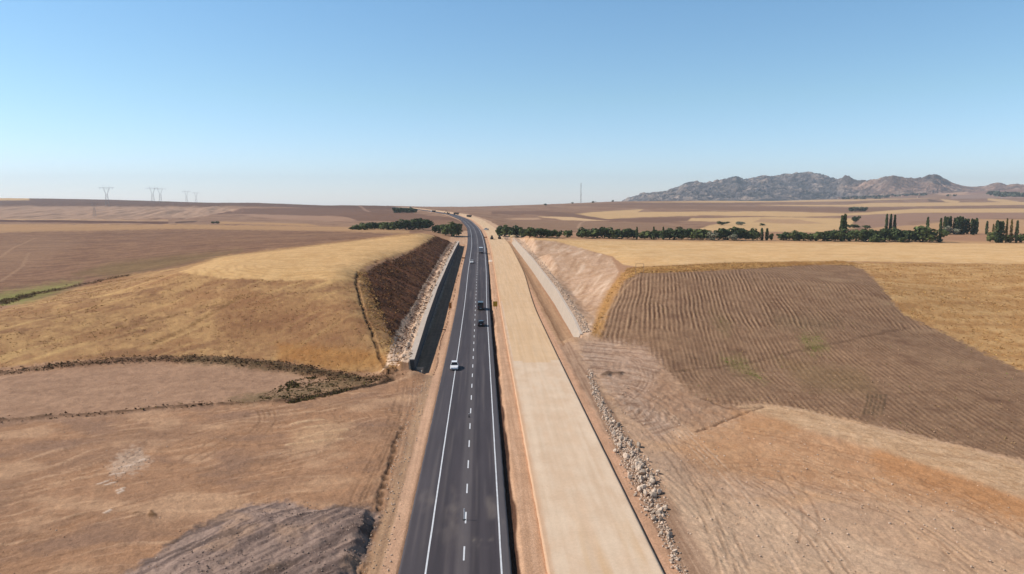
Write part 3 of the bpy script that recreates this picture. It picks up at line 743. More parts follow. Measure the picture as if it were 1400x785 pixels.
me = bpy.data.meshes.new('ground')
co = np.stack([X, Y, Z], 1).astype(np.float32)
ii = (np.arange(GR - 1)[:, None] * GT + np.arange(GT)[None]).ravel()
jj = (np.arange(GR - 1)[:, None] * GT + (np.arange(GT)[None] + 1) % GT).ravel()
quads = np.stack([ii, jj, jj + GT, ii + GT], 1).astype(np.int32)
quads = quads[:, ::-1]
def fast_mesh(me, co, faces):
    nv, nf, k = len(co), len(faces), faces.shape[1]
    me.vertices.add(nv); me.vertices.foreach_set('co', co.ravel().astype(np.float32))
    me.loops.add(nf * k); me.loops.foreach_set('vertex_index', faces.ravel().astype(np.int32))
    me.polygons.add(nf)
    me.polygons.foreach_set('loop_start', np.arange(0, nf * k, k, dtype=np.int32))
    me.update(calc_edges=True)
def set_col(me, c):
    at_ = me.color_attributes.new('Col', 'FLOAT_COLOR', 'POINT')
    at_.data.foreach_set('color', np.concatenate([c, np.ones((len(c), 1))], 1).astype(np.float32).ravel())
fast_mesh(me, co, quads)
me.polygons.foreach_set('use_smooth', np.ones(len(quads), bool))
set_col(me, np.clip(col, .005, .9))
go = bpy.data.objects.new('ground', me); COL.objects.link(go)
tag(go, kind='structure')
print('mesh', time.time() - T0)

# ------------------------------------------------------------------ materials
def mat(name, rgb=None, rough=.9, spec=.2, attr=False, noise=(), bump=None, metal=0.0):
    """noise: list of (scale, detail, strength[, (sx,sy,sz)]) multiplied onto the colour; bump: (scale, detail, distance, strength)"""
    m = bpy.data.materials.new(name); m.use_nodes = True
    t = m.node_tree; p = t.nodes['Principled BSDF']
    p.inputs['Roughness'].default_value = rough
    p.inputs['Specular IOR Level'].default_value = spec
    p.inputs['Metallic'].default_value = metal
    tc = t.nodes.new('ShaderNodeTexCoord')
    if attr:
        a = t.nodes.new('ShaderNodeAttribute'); a.attribute_name = 'Col'; cur = a.outputs['Color']
    else:
        c_ = t.nodes.new('ShaderNodeRGB'); c_.outputs[0].default_value = (*rgb, 1); cur = c_.outputs[0]
    for nn in noise:
        tex = t.nodes.new('ShaderNodeTexNoise'); tex.inputs['Scale'].default_value = nn[0]; tex.inputs['Detail'].default_value = nn[1]
        tex.inputs['Roughness'].default_value = .65
        src = tc.outputs['Object']
        if len(nn) > 3:
            mp = t.nodes.new('ShaderNodeMapping'); mp.inputs['Scale'].default_value = nn[3]
            t.links.new(src, mp.inputs[0]); src = mp.outputs[0]
        t.links.new(src, tex.inputs['Vector'])
        mr = t.nodes.new('ShaderNodeMapRange'); mr.inputs[1].default_value = .25; mr.inputs[2].default_value = .75
        mr.inputs[3].default_value = 1 - nn[2]; mr.inputs[4].default_value = 1 + nn[2]
        t.links.new(tex.outputs['Fac'], mr.inputs[0])
        vm = t.nodes.new('ShaderNodeVectorMath'); vm.operation = 'SCALE'
        t.links.new(cur, vm.inputs[0]); t.links.new(mr.outputs[0], vm.inputs['Scale'])
        cur = vm.outputs[0]
    t.links.new(cur, p.inputs['Base Color'])
    if bump:
        tex = t.nodes.new('ShaderNodeTexNoise'); tex.inputs['Scale'].default_value = bump[0]; tex.inputs['Detail'].default_value = bump[1]
        tex.inputs['Roughness'].default_value = .7
        t.links.new(tc.outputs['Object'], tex.inputs['Vector'])
        b = t.nodes.new('ShaderNodeBump'); b.inputs['Distance'].default_value = bump[2]; b.inputs['Strength'].default_value = bump[3]
        t.links.new(tex.outputs['Fac'], b.inputs['Height']); t.links.new(b.outputs[0], p.inputs['Normal'])
    return m
M_GROUND = mat('dry_soil', attr=True, rough=.97, spec=.1, noise=[(.55, 6, .14), (3.2, 5, .20), (.03, 4, .08), (9, 3, .14)], bump=(3.0, 6, .3, .5))
me.materials.append(M_GROUND)
M_ASPH = mat('asphalt', attr=True, rough=.75, spec=.3, noise=[(.5, 3, .14, (1, .02, 1)), (1.6, 4, .10, (1, .06, 1)), (.04, 3, .10), (14, 3, .10)], bump=(30, 2, .01, .3))
M_ASPH_E = mat('asphalt_edge', rgb=S(60, 46, 42), rough=.95, noise=[(2, 4, .3)])
M_PAINT = mat('road_paint', rgb=(.62, .62, .62), rough=.7, noise=[(1.3, 5, .2), (9, 3, .15)])
M_GRAV = mat('compacted_gravel', attr=True, rough=.95, spec=.15, noise=[(.3, 4, .04, (1, .05, 1)), (.25, 5, .06), (2.5, 6, .06), (9, 3, .08)], bump=(7, 4, .04, .35))
M_CONC = mat('pale_concrete', rgb=S(206, 196, 186), rough=.9, noise=[(.5, 5, .10), (3, 4, .08)], bump=(5, 4, .02, .3))
M_CONC_D = mat('weathered_concrete', rgb=S(190, 180, 168), rough=.9, noise=[(.35, 6, .12, (1, 1, .3)), (2.5, 4, .10)], bump=(4, 4, .03, .3))

# ------------------------------------------------------------------ road, markings, gravel carriageway (strips following the alignment)
def strip_obj(name, material, offs, y0, y1, dy, lift, thick=None, wob=None, kind='structure', colf=None, parent=None):
    ys = np.arange(y0, y1 + 1e-6, dy)
    if y1 > 700: ys = np.concatenate([np.arange(y0, 500, dy), np.arange(500, y1 + .1, dy * 4)])
    no = len(offs)
    OX = np.repeat(np.array(offs, float)[None], len(ys), 0)
    if wob is not None: OX = OX + wob(ys)
    xs = OX + (xc(ys))[:, None] - XR0
    zs = np.repeat((zr(ys) + lift)[:, None], no, 1)
    yy = np.repeat(ys[:, None], no, 1)
    co = np.stack([xs.ravel(), yy.ravel(), zs.ravel()], 1)
    a_ = (np.arange(len(ys) - 1)[:, None] * no + np.arange(no - 1)[None]).ravel()
    faces = np.stack([a_, a_ + 1, a_ + 1 + no, a_ + no], 1)
    mats = np.zeros(len(faces), np.int32)
    if thick:
        base = len(co)
        lo = co.copy(); lo[:, 2] -= thick
        co = np.concatenate([co, lo])
        r_ = np.arange(len(ys) - 1) * no
        s_l = np.stack([r_, r_ + no, base + r_ + no, base + r_], 1)
        e_ = r_ + no - 1
        s_r = np.stack([e_, base + e_, base + e_ + no, e_ + no], 1)
        faces = np.concatenate([faces, s_l, s_r]); mats = np.concatenate([mats, np.ones(len(s_l) * 2, np.int32)])
    me = bpy.data.meshes.new(name); fast_mesh(me, co, faces)
    for mm_ in (material if isinstance(material, list) else [material]): me.materials.append(mm_)
    if thick and isinstance(material, list): me.polygons.foreach_set('material_index', mats)
    if colf is not None: set_col(me, colf(co))
    o = bpy.data.objects.new(name, me); COL.objects.link(o)
    if kind: o['kind'] = kind
    if parent: o.parent = parent
    return o
def edge_wob(ys):
    w_ = np.zeros((len(ys), 45)); w_[:, 0] = .08 * fbm(ys / 3, ys * 0, 3, 161); w_[:, -1] = .10 * fbm(ys / 2, ys * 0 + 3, 3, 162)
    far = ss(230, 350, ys) * (1 - ss(560, 700, ys))
    w_ += np.linspace(-1, 1, 45)[None] * .7 * far[:, None]
    return w_
def asph_col(co):
    l = co[:, 0] - (xc(co[:, 1]) - XR0); y = co[:, 1]; c_ = np.repeat(S(74, 69, 75)[None], len(l), 0)
    def st(a, b, f): return ss(a - f, a + f, l) * (1 - ss(b - f, b + f, l))
    c_ = lerp(c_, S(98, 94, 98)[None], (.75 * st(-2.6, -1.3, .25))[:, None])
    c_ = lerp(c_, S(62, 57, 63)[None], (.8 * st(-1.1, -.3, .2))[:, None]); c_ = lerp(c_, S(62, 57, 63)[None], (.5 * st(.6, 1.5, .2))[:, None])
    c_ = lerp(c_, S(64, 60, 66)[None], (.6 * st(-4.9, -4.0, .25))[:, None]); c_ = lerp(c_, S(90, 88, 94)[None], (.8 * st(2.0, 2.9, .08))[:, None])
    c_ = lerp(c_, S(84, 80, 86)[None], (.6 * st(-8.3, -5.7, .2))[:, None])
    dust = ss(.0, .5, fbm(l / 2.2, y / 9, 4, 181)) * np.exp(-((y - 81) / 7) ** 2)
    c_ = lerp(c_, S(132, 124, 120)[None], (.55 * dust)[:, None])
    c_ = lerp(c_, S(104, 98, 100)[None], (.55 * ss(.05, .5, fbm(l / .5, y / 40, 3, 182)))[:, None])
    sp2 = np.exp(-((y - 73.5) / .8) ** 2) * ss(.0, .4, fbm(l / .6, y / .4, 3, 183)) * st(-1.2, 1.4, .2)
    c_ = lerp(c_, S(150, 142, 136)[None], (.6 * sp2)[:, None])
    return c_
road = strip_obj('road', [M_ASPH, M_ASPH_E], np.linspace(-8.15, 2.85, 45), 20, 1850, .6, .02, .6, edge_wob, colf=asph_col)
def lw(ys, off):
    far = ss(230, 350, ys) * (1 - ss(560, 700, ys))
    return ((off - (-2.65)) / 5.5 * .7 * far)[:, None]
for off in (-5.52, 1.86):
    strip_obj('edge_line', M_PAINT, [off - .085, off + .085], 20, 1500, 1.5, .025, wob=lambda ys, o_=off: lw(ys, o_) + .02 * fbm(ys / 5, ys * 0, 2, 163)[:, None], kind=None, parent=road)
# dashes: one mesh, the pattern of the centre line
vs, fs_ = [], []
y_ = 27.4
while y_ < 900:
    l_ = 3.0; k0 = len(vs)
    for yy in (y_, y_ + l_ / 2, y_ + l_):
        far = float(ss(230, 350, np.array([yy]))[0] * (1 - ss(560, 700, np.array([yy]))[0]))
        o_ = -1.87 + (-1.87 + 2.65) / 5.5 * .7 * far + float(xc(yy)) - XR0
        for s_ in (-.085, .085): vs.append((o_ + s_, yy, float(zr(yy)) + .0252))
    fs_ += [(k0, k0 + 1, k0 + 3, k0 + 2), (k0 + 2, k0 + 3, k0 + 5, k0 + 4)]
    y_ += 8.45
me2 = bpy.data.meshes.new('centre_line'); me2.from_pydata(vs, [], fs_); me2.materials.append(M_PAINT)
o = bpy.data.objects.new('centre_line', me2); COL.objects.link(o); o.parent = road
def grav_col(co):
    l = co[:, 0] - (xc(co[:, 1]) - XR0); y = co[:, 1]
    step = 160 + np.where(l < 9.2, 0.0, -1.5) + np.where(l < 7.2, 90, 0) + np.where(l > 15.5, 2.0, 0)
    k = ss(-.15, .15, y - step + .25 * fbm(l, y, 3, 171))
    n_ = fbm(l / .55, y / 26, 4, 172); n4 = fbm(l / 1.8, y / 60, 3, 173)
    nearc = lerp(S(231, 212, 190)[None], S(223, 199, 174)[None], ss(-.4, .45, .5 * n_ + .5 * n4 + .7 * fbm(l / 2.5, y / 5, 4, 179))[:, None])
    farc = lerp(S(228, 200, 166)[None], S(220, 190, 154)[None], ss(-.3, .35, n_ + .5 * n4)[:, None])
    c_ = lerp(nearc, farc, k[:, None])
    st = ss(.1, .4, fbm(l / 2.2, y / 30, 4, 174)) * ss(85, 60, y)
    c_ = lerp(c_, S(214, 176, 128)[None], (.5 * st)[:, None])
    edge = ss(7.3, 6.5, l + .25 * fbm(l, y / 4, 3, 175))
    c_ = lerp(c_, S(210, 172, 140)[None], (.8 * edge)[:, None])
    for a_, w_, o_ in ((9.1, .35, .35), (10.9, .35, .35), (13.2, .4, .3), (15.0, .4, .3), (8.0, .3, .25)):
        lw_ = l - a_ - .5 * np.sin(y / 37 + a_) - .25 * fbm(y / 14, l * 0 + a_, 2, 177)
        c_ = lerp(c_, S(206, 184, 160)[None], (o_ * np.exp(-(lw_ / w_) ** 2) * ss(-.4, .4, fbm(l * .3, y / 18, 3, 178)))[:, None])
    whi = ss(.25, .5, fbm((l - 12) / .35, y / 60, 2, 176))
    c_ = lerp(c_, S(240, 226, 208)[None], (.12 * whi)[:, None])
    return c_
def gw(ys):
    k = 46; w_ = np.zeros((len(ys), k))
    w_[:, 0] += .12 * fbm(ys / 4, ys * 0 + 8, 3, 164); w_[:, -1] += .04 * fbm(ys / 5, ys * 0 + 3, 3, 165)
    far = ss(220, 350, ys) * (1 - ss(480, 620, ys))
    w_[:, k // 2:] += np.linspace(0, 1, k - k // 2)[None] * 2.2 * far[:, None]
    return w_
strip_obj('dirt_road', M_GRAV, np.linspace(6.35, 17.55, 46), 20, 1850, .6, .03, .45, gw, colf=grav_col)
print('roads', time.time() - T0)
#@@PART2
# ------------------------------------------------------------------ mesh builder
class MB:
    def __init__(s): s.v = []; s.f = []; s.c = []
    def quad(s, *p):
        k = len(s.v); s.v += [tuple(q_) for q_ in p]; s.f.append(tuple(range(k, k + len(p))))
    def box(s, x0, x1, y0, y1, z0, z1, M=None, taper=1.0):
        cx, cy = (x0 + x1) / 2, (y0 + y1) / 2
        t = lambda x, y, k: (cx + (x - cx) * k, cy + (y - cy) * k)
        p = [(*t(x, y, k), z) for z, k in ((z0, 1), (z1, taper)) for x, y in ((x0, y0), (x1, y0), (x1, y1), (x0, y1))]
        if M: p = [tuple(M @ Vector(q_)) for q_ in p]
        k = len(s.v); s.v += p
        for f in ((3, 2, 1, 0), (4, 5, 6, 7), (0, 1, 5, 4), (1, 2, 6, 5), (2, 3, 7, 6), (3, 0, 4, 7)): s.f.append(tuple(k + i for i in f))
    def bar(s, a, b, w, w2=None):
        a = Vector(a); b = Vector(b); d = (b - a)
        if d.length < 1e-6: return
        w2 = w if w2 is None else w2
        d.normalize(); u = d.orthogonal().normalized(); v = d.cross(u)
        k = len(s.v)
        for p, ww in ((a, w), (b, w2)):
            for i in range(4):
                an = math.pi / 4 + i * math.pi / 2
                s.v.append(tuple(p + (u * math.cos(an) + v * math.sin(an)) * ww * .7))
        for i in range(4): s.f.append((k + i, k + (i + 1) % 4, k + 4 + (i + 1) % 4, k + 4 + i))
        s.f += [(k + 3, k + 2, k + 1, k), (k + 4, k + 5, k + 6, k + 7)]
    def cyl(s, a, b, r, r2=None, n=14):
        a = Vector(a); b = Vector(b); d = (b - a).normalized(); u = d.orthogonal().normalized(); v = d.cross(u)
        r2 = r if r2 is None else r2; k = len(s.v)
        for p, rr in ((a, r), (b, r2)):
            for i in range(n):
                an = i * 2 * math.pi / n
                s.v.append(tuple(p + (u * math.cos(an) + v * math.sin(an)) * rr))
        for i in range(n): s.f.append((k + i, k + (i + 1) % n, k + n + (i + 1) % n, k + n + i))
        s.f += [tuple(k + n - 1 - i for i in range(n)), tuple(k + n + i for i in range(n))]
    def rings(s, rings, cap=True):
        k = len(s.v); n = len(rings[0])
        for r_ in rings: s.v += [tuple(p) for p in r_]
        for j in range(len(rings) - 1):
            for i in range(n):
                s.f.append((k + j * n + i, k + j * n + (i + 1) % n, k + (j + 1) * n + (i + 1) % n, k + (j + 1) * n + i))
        if cap:
            s.f.append(tuple(k + n - 1 - i for i in range(n))); s.f.append(tuple(k + (len(rings) - 1) * n + i for i in range(n)))
    def build(s, name, m, parent=None, smooth=False, bevel=0.0):
        me = bpy.data.meshes.new(name); me.from_pydata(s.v, [], s.f)
        bm = bmesh.new(); bm.from_mesh(me); bmesh.ops.recalc_face_normals(bm, faces=bm.faces)
        if bevel:
            bmesh.ops.remove_doubles(bm, verts=bm.verts, dist=1e-5)
            bmesh.ops.bevel(bm, geom=[e for e in bm.edges if e.is_manifold and e.calc_face_angle(0) > .5], offset=bevel, segments=2, affect='EDGES', profile=.6)
        bm.to_mesh(me); bm.free()
        me.materials.append(m)
        if smooth: me.polygons.foreach_set('use_smooth', np.ones(len(me.polygons), bool))
        o = bpy.data.objects.new(name, me); COL.objects.link(o)
        if parent: o.parent = parent
        return o

# ------------------------------------------------------------------ retaining walls
M_CONC_W = mat('shade_dark_concrete', rgb=(.095, .09, .086), rough=.9, noise=[(.35, 6, .2, (1, 1, .3)), (2.5, 4, .15)], bump=(4, 4, .03, .3))  # left wall concrete, its colour darkened to stand in for deep shade
def wall(name, ys, prof, label, m_body, m_cap):
    """prof(y) -> (face base x, face top x, thickness, base z, top z); a body with a coping strip"""
    root = empty(name, (float(prof(ys[0])[0]), float(ys[0]), float(prof(ys[0])[3])))
    off = Vector(root.location)
    body = MB(); cap = MB(); rb_, rc_ = [], []
    for y in ys:
        xb, xt, th, zb, zt = prof(y)
        s_ = 1 if xt + th > xb and th > 0 else -1
        rb_.append([Vector((xb, y, zb)) - off, Vector((xt, y, zt - .16)) - off, Vector((xt + th, y, zt - .16)) - off, Vector((xt + th, y, zb)) - off])
        e = -.05 * s_
        rc_.append([Vector((xt + e, y, zt - .157)) - off, Vector((xt + e, y, zt)) - off, Vector((xt + th - e, y, zt)) - off, Vector((xt + th - e, y, zt - .157)) - off])
    body.rings(rb_); cap.rings(rc_)
    body.build('wall_body', m_body, root); cap.build('coping', m_cap, root)
    tag(root, label, 'wall')
    return root
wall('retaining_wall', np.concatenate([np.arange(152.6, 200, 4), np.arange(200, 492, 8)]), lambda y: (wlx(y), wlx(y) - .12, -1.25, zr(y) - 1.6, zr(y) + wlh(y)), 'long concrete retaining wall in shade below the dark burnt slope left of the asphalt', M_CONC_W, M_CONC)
wall('retaining_wall', np.concatenate([np.arange(184.5, 250, 4), np.arange(250, 522, 8)]), lambda y: (wrx(y), wrx(y) + 1.15, .6, zr(y) - 1.4, zr(y) + wrh(y)), 'sunlit leaning concrete retaining wall below the pale cut slope right of the gravel carriageway', M_CONC_D, M_CONC)
m_ = MB(); px_, py_, pz_ = -13.0, 151.4, -0.3
root = empty('drain_chute', (px_, py_, pz_))
m_.box(-.5, .5, -1.6, 1.0, -.3, .25); m_.build('chute', M_CONC_D, root)
m_ = MB(); m_.box(-.7, .7, 1.004, 1.25, -.3, .9); m_.build('headwall', M_CONC_D, root)
tag(root, 'small grey concrete drain chute on the soil at the near end of the shaded wall', 'drain')

# ------------------------------------------------------------------ mountains
SIL = np.array([(780, 300), (838, 290), (850, 276), (858, 271), (880, 265), (893, 263), (905, 262.5), (925, 257), (940, 249), (953, 248), (962, 250.5), (975, 248), (990, 245), (1007, 240.5), (1018, 245), (1030, 242), (1045, 239.5), (1056, 241), (1070, 238), (1085, 236.5), (1098, 235), (1112, 236), (1125, 238), (1138, 243), (1146, 246), (1154, 241), (1160, 240.5), (1172, 246.5), (1185, 246), (1200, 244.5), (1212, 241), (1220, 239.5), (1232, 242), (1250, 243.5), (1260, 243), (1268, 239.5), (1277, 238), (1285, 240.5), (1300, 249), (1315, 254), (1335, 256), (1348, 254), (1358, 250.5), (1364, 249), (1376, 252.5), (1390, 251), (1402, 253), (1430, 256), (1480, 250), (1540, 256), (1640, 262)], float)
def mountains():
    uu = np.linspace(780, 1620, 1100); rr = np.concatenate([np.linspace(4700, 6400, 260), np.linspace(6430, 8300, 50)])
    UU, DD = np.meshgrid(uu, rr)
    vs_ = np.interp(uu, SIL[:, 0], SIL[:, 1])
    a_, b_ = ray(uu, vs_)
    DR = 6400 - 900 * ss(1120, 1240, uu) + 300 * np.sin(uu / 40)
    zs_ = H_CAM + b_ * DR
    a2, _ = ray(UU, np.interp(UU, SIL[:, 0], SIL[:, 1]))
    x = DD * (FX + a2 * RX); y = DD * (FY + a2 * RY)
    zb = 20.0 + 20 * ss(1150, 1350, UU) - 70 * ss(895, 845, UU)
    t = (DD - 4750 - 200 * np.sin(UU / 55)) / (DR[None] - 4750 - 200 * np.sin(UU / 55))
    pf = np.clip(t, 0, 1) ** 1.25
    nzz = fbm(x / 520, y / 520, 6, 201, .55); rid = 1 - np.abs(fbm(x / 700, y / 700, 4, 205)) * 2.6; crag = np.abs(fbm(x / 130, y / 130, 4, 207, .6))
    rocky = 1 - .55 * ss(1140, 1260, UU) * (1 - ss(18, 4, np.abs(UU - 1277)))
    h = pf * (1 + (nzz * .55 + rid * .32 - .30) * (1 - pf) * 2.2)
    h = np.where(t > 1, np.clip(1 - (t - 1) * 1.6, -1, 1), h)
    z = zb + np.maximum(zs_[None] - zb, -30) * h + 48 * (crag - .14) * rocky * ss(.05, .3, t) * (1 - .75 * ss(.9, 1, t)) + 20 * fbm(x / 60, y / 60, 4, 209, .6) * rocky * ss(0.05, .3, t)
    z = z - 60 * ss(.05, -.1, t)
    n3_ = fbm(x / 160, y / 160, 5, 211, .6).ravel(); n4_ = fbm(x / 420, y / 420, 4, 213).ravel(); Uf = UU.ravel()
    c_ = lerp(S(120, 114, 116)[None], S(98, 98, 104)[None], ss(-.3, .3, n4_)[:, None])
    c_ = lerp(c_, S(72, 74, 74)[None], (.85 * ss(.0, .35, n3_))[:, None])
    c_ = lerp(c_, S(186, 168, 154)[None], (.7 * ss(.15, .35, -n3_ + .4 * n4_))[:, None])
    tanw = ss(1130, 1230, Uf + 60 * n4_) * .75
    c_ = lerp(c_, lerp(S(186, 152, 132), S(150, 122, 108), ss(-.3, .3, n3_)[:, None]), tanw[:, None])
    top = np.clip(((z - zb) / np.maximum(zs_[None] - zb, 20)).ravel(), 0, 1)
    cg = crag.ravel(); c_ = lerp(c_, S(62, 64, 66)[None], (.75 * ss(.16, .03, cg) * (1 - .5 * tanw))[:, None]); c_ = lerp(c_, S(190, 174, 162)[None], (.5 * ss(.22, .42, cg + .1 * n3_))[:, None])
    pk = ss(.55, .8, top) * (ss(24, 8, np.abs(Uf - 1277)) + ss(16, 6, np.abs(Uf - 1160)) + .6 * ss(20, 8, np.abs(Uf - 1220)))
    c_ = lerp(c_, S(104, 96, 94)[None], np.clip(.85 * pk, 0, 1)[:, None])
    nr, nc = UU.shape
    i0 = (np.arange(nr - 1)[:, None] * nc + np.arange(nc - 1)[None]).ravel()
    me = bpy.data.meshes.new('mountains'); fast_mesh(me, np.stack([x.ravel(), y.ravel(), z.ravel()], 1), np.stack([i0, i0 + 1, i0 + 1 + nc, i0 + nc], 1))
    me.polygons.foreach_set('use_smooth', np.ones(len(me.polygons), bool))
    set_col(me, c_)
    me.materials.append(mat('mountain_rock', attr=True, rough=.97, spec=.1, noise=[(.012, 5, .35), (.05, 5, .45)], bump=(.02, 6, 25, .9)))
    o = bpy.data.objects.new('mountains', me); COL.objects.link(o); tag(o, kind='structure')
    return float(z.max())
ZTOP = mountains()
print('mountains', time.time() - T0)

# ------------------------------------------------------------------ stones
def rock_mesh(seed, name='rock'):
    bm = bmesh.new(); bmesh.ops.create_icosphere(bm, subdivisions=2, radius=.5)
    rs_ = np.random.RandomState(seed); pl_ = [(Vector(rs_.normal(size=3)).normalized(), .28 + .17 * rs_.rand()) for _ in range(9)]
    sc = Vector((1, .7 + .35 * rs_.rand(), .55 + .35 * rs_.rand()))
    for v in bm.verts:
        p = v.co.copy()
        for n_, d_ in pl_:
            e = p.dot(n_) - d_
            if e > 0: p -= n_ * e
        v.co = Vector((p.x * sc.x, p.y * sc.y, p.z * sc.z))
    me = bpy.data.meshes.new(name); bm.to_mesh(me); bm.free()
    return me
M_ROCK = mat('pale_stone', rgb=S(222, 206, 190), rough=.92, noise=[(.9, 4, .22), (5, 4, .16)], bump=(6, 4, .05, .4))
t = M_ROCK.node_tree
oi = t.nodes.new('ShaderNodeObjectInfo'); hsv = t.nodes.new('ShaderNodeHueSaturation'); mr = t.nodes.new('ShaderNodeMapRange')
mr.inputs[3].default_value = .55; mr.inputs[4].default_value = 1.12
lk = t.nodes['Principled BSDF'].inputs['Base Color'].links[0]; src = lk.from_socket
t.links.new(oi.outputs['Random'], mr.inputs[0]); t.links.new(mr.outputs[0], hsv.inputs['Value']); t.links.new(src, hsv.inputs['Color']); t.links.new(hsv.outputs[0], t.nodes['Principled BSDF'].inputs['Base Color'])
ROCKS = [rock_mesh(300 + i) for i in range(7)]
for me_ in ROCKS: me_.materials.append(M_ROCK)
RPX = [(806, 506), (812, 530), (828, 566), (842, 592), (860, 618), (880, 655), (893, 690), (907, 725), (922, 760), (934, 790), (948, 830)]
RW = [.9, 1.2, 1.5, 2.0, 2.7, 2.9, 2.4, 1.3, 1.0, .8, .8]
RP = np.array(at(RPX)); 
seg = np.concatenate([[0], np.cumsum(np.hypot(np.diff(RP[:, 0]), np.diff(RP[:, 1])))])
def rock_spot(rs_, s=None):
    s = rs_.rand() * seg[-1] if s is None else s
    x = np.interp(s, seg, RP[:, 0]); y = np.interp(s, seg, RP[:, 1]); w = np.interp(s, seg, RW)
    o_ = np.clip(rs_.normal() * .30, -.75, .75) * w
    return x + o_, y + .1 * o_, w
rs_ = np.random.RandomState(11)
dens = np.interp(np.linspace(0, seg[-1], 400), seg, np.array(RW) ** 1.3); cdf = np.cumsum(dens) / dens.sum()
for i in range(300):
    s = np.interp(rs_.rand(), cdf, np.linspace(0, seg[-1], 400))
    x, y, w = rock_spot(rs_, s)
    sz = (.26 + .70 * rs_.rand() ** 2.6) * (.60 + .22 * w)
    o = bpy.data.objects.new('boulder', ROCKS[i % 7]); COL.objects.link(o)
    o.location = (x, y, ground(x, y) + .05 + .18 * sz + .22 * rs_.rand() * (w > 2.4)); o.scale = (sz, sz * (.8 + .4 * rs_.rand()), sz)
    o.rotation_euler = (rs_.rand() * 6, rs_.rand() * 6, rs_.rand() * 6)
    tag(o, 'pale boulder in the long stone bank beside the gravel carriageway', 'boulder', 'boulders in the stone bank')
def stone_stuff(name, pts, sizes, m, seed, colr=None):
    """many small stones as one mesh"""
    rs_ = np.random.RandomState(seed)
    base = []
    for k in range(5):
        bm = bmesh.new(); bmesh.ops.create_icosphere(bm, subdivisions=1, radius=.5)
        rr_ = np.random.RandomState(seed * 10 + k)
        base.append((np.array([v.co[:] for v in bm.verts]) * (.75 + .5 * rr_.rand(len(bm.verts), 1)), np.array([[v.index for v in f.verts] for f in bm.faces]))); bm.free()
    VV, FF, CC = [], [], []; k0 = 0
    for (x, y, z), s_ in zip(pts, sizes):
        v, f = base[rs_.randint(5)]; a = rs_.rand() * 6.28; ca, sa = math.cos(a), math.sin(a)
        sc = np.array([1, .6 + .5 * rs_.rand(), .5 + .4 * rs_.rand()]) * s_
        p = v * sc; p = np.stack([p[:, 0] * ca - p[:, 1] * sa, p[:, 0] * sa + p[:, 1] * ca, p[:, 2]], 1) + (x, y, z + .15 * s_)
        VV.append(p); FF.append(f + k0); k0 += len(v); CC.append(np.repeat((.62 + .5 * rs_.rand()), len(v)))
    me = bpy.data.meshes.new(name); fast_mesh(me, np.concatenate(VV), np.concatenate(FF))
    c_ = np.concatenate(CC)[:, None] * (S(220, 200, 182) if colr is None else S(*colr))[None]
    set_col(me, np.clip(c_, 0, .9)); me.materials.append(m)
    o = bpy.data.objects.new(name, me); COL.objects.link(o); tag(o, kind='stuff')
    return o
M_STONES = mat('loose_stone', attr=True, rough=.93, noise=[(3, 3, .15)])
M_TUFT = mat('dry_plants', attr=True, rough=.95, spec=.05)
pts, szs = [], []
rs_ = np.random.RandomState(12)
for i in range(3200):
    s = np.interp(rs_.rand(), cdf, np.linspace(0, seg[-1], 400)); x, y, w = rock_spot(rs_, s)
    x += rs_.normal() * .15; pts.append((x, y, 0)); szs.append(.10 + .32 * rs_.rand() ** 2)
def sample(n, box, poly=None, seed=0, dmin=0, dmax=1e9, amp=0):
    """random ground spots in plan whose bearing and tilt fall in a survey outline"""
    rs_ = np.random.RandomState(seed); out = []
    got = 0
    for _ in range(60):
        x = box[0] + (box[1] - box[0]) * rs_.rand(40000); y = box[2] + (box[3] - box[2]) * rs_.rand(40000)
        z = smooth_h(x, y)
        u, v, d = to_px(x, y, z)
        k = (d > dmin) & (d < dmax)
        if poly is not None: k &= sdpoly(poly, u, v) + amp * fbm(x / 6, y / 6, 2, seed) > 0
        out.append(np.stack([x[k], y[k], z[k]], 1)); got += k.sum()
        if got >= n: break
    return np.concatenate(out)[:n]
for x, y, z in sample(900, (-30, -8, 50, 150), [(480, 800), (520, 700), (545, 590), (566, 520), (590, 520), (560, 640), (530, 800)], 13): pts.append((x, y, 0)); szs.append(.07 + .22 * rs_.rand() ** 3)
for x, y, z in sample(1500, (18, 110, 50, 160), [(830, 500), (900, 540), (1050, 590), (1400, 700), (1420, 800), (930, 800), (850, 600)], 14): pts.append((x, y, 0)); szs.append(.06 + .26 * rs_.rand() ** 4)
for x, y, z in sample(170, (-90, -30, 70, 130), [(148, 648), (165, 622), (190, 612), (205, 630), (180, 648), (160, 668), (140, 664)], 17, amp=5): pts.append((x, y, 0)); szs.append(.05 + .16 * rs_.rand() ** 2)
for x, y, z in sample(500, (-100, -10, 50, 140), None, 15): pts.append((x, y, 0)); szs.append(.05 + .2 * rs_.rand() ** 4)
P3 = np.array(pts); P3[:, 2] = smooth_h(P3[:, 0], P3[:, 1])
stone_stuff('loose_stones', P3, szs, M_STONES, 21)
pts, szs = [], []
for i in range(5200):
    y = 154 + 330 * rs_.rand() ** 1.4; o_ = 1.4 + 3.0 * rs_.rand() ** 1.2
    x = float(wlx(y)) - 1.25 - o_ + .3; pts.append((x, y, 0)); szs.append(.2 + .35 * rs_.rand() ** 2)
for i in range(2600):
    y = 186 + 320 * rs_.rand() ** 1.4; o_ = 1.9 + 2.0 * rs_.rand()
    x = float(wrx(y)) + o_; pts.append((x, y, 0)); szs.append(.2 + .4 * rs_.rand() ** 2)
P3 = np.array(pts); P3[:, 2] = smooth_h(P3[:, 0], P3[:, 1])
stone_stuff('rubble_fill', P3, szs, M_STONES, 22)

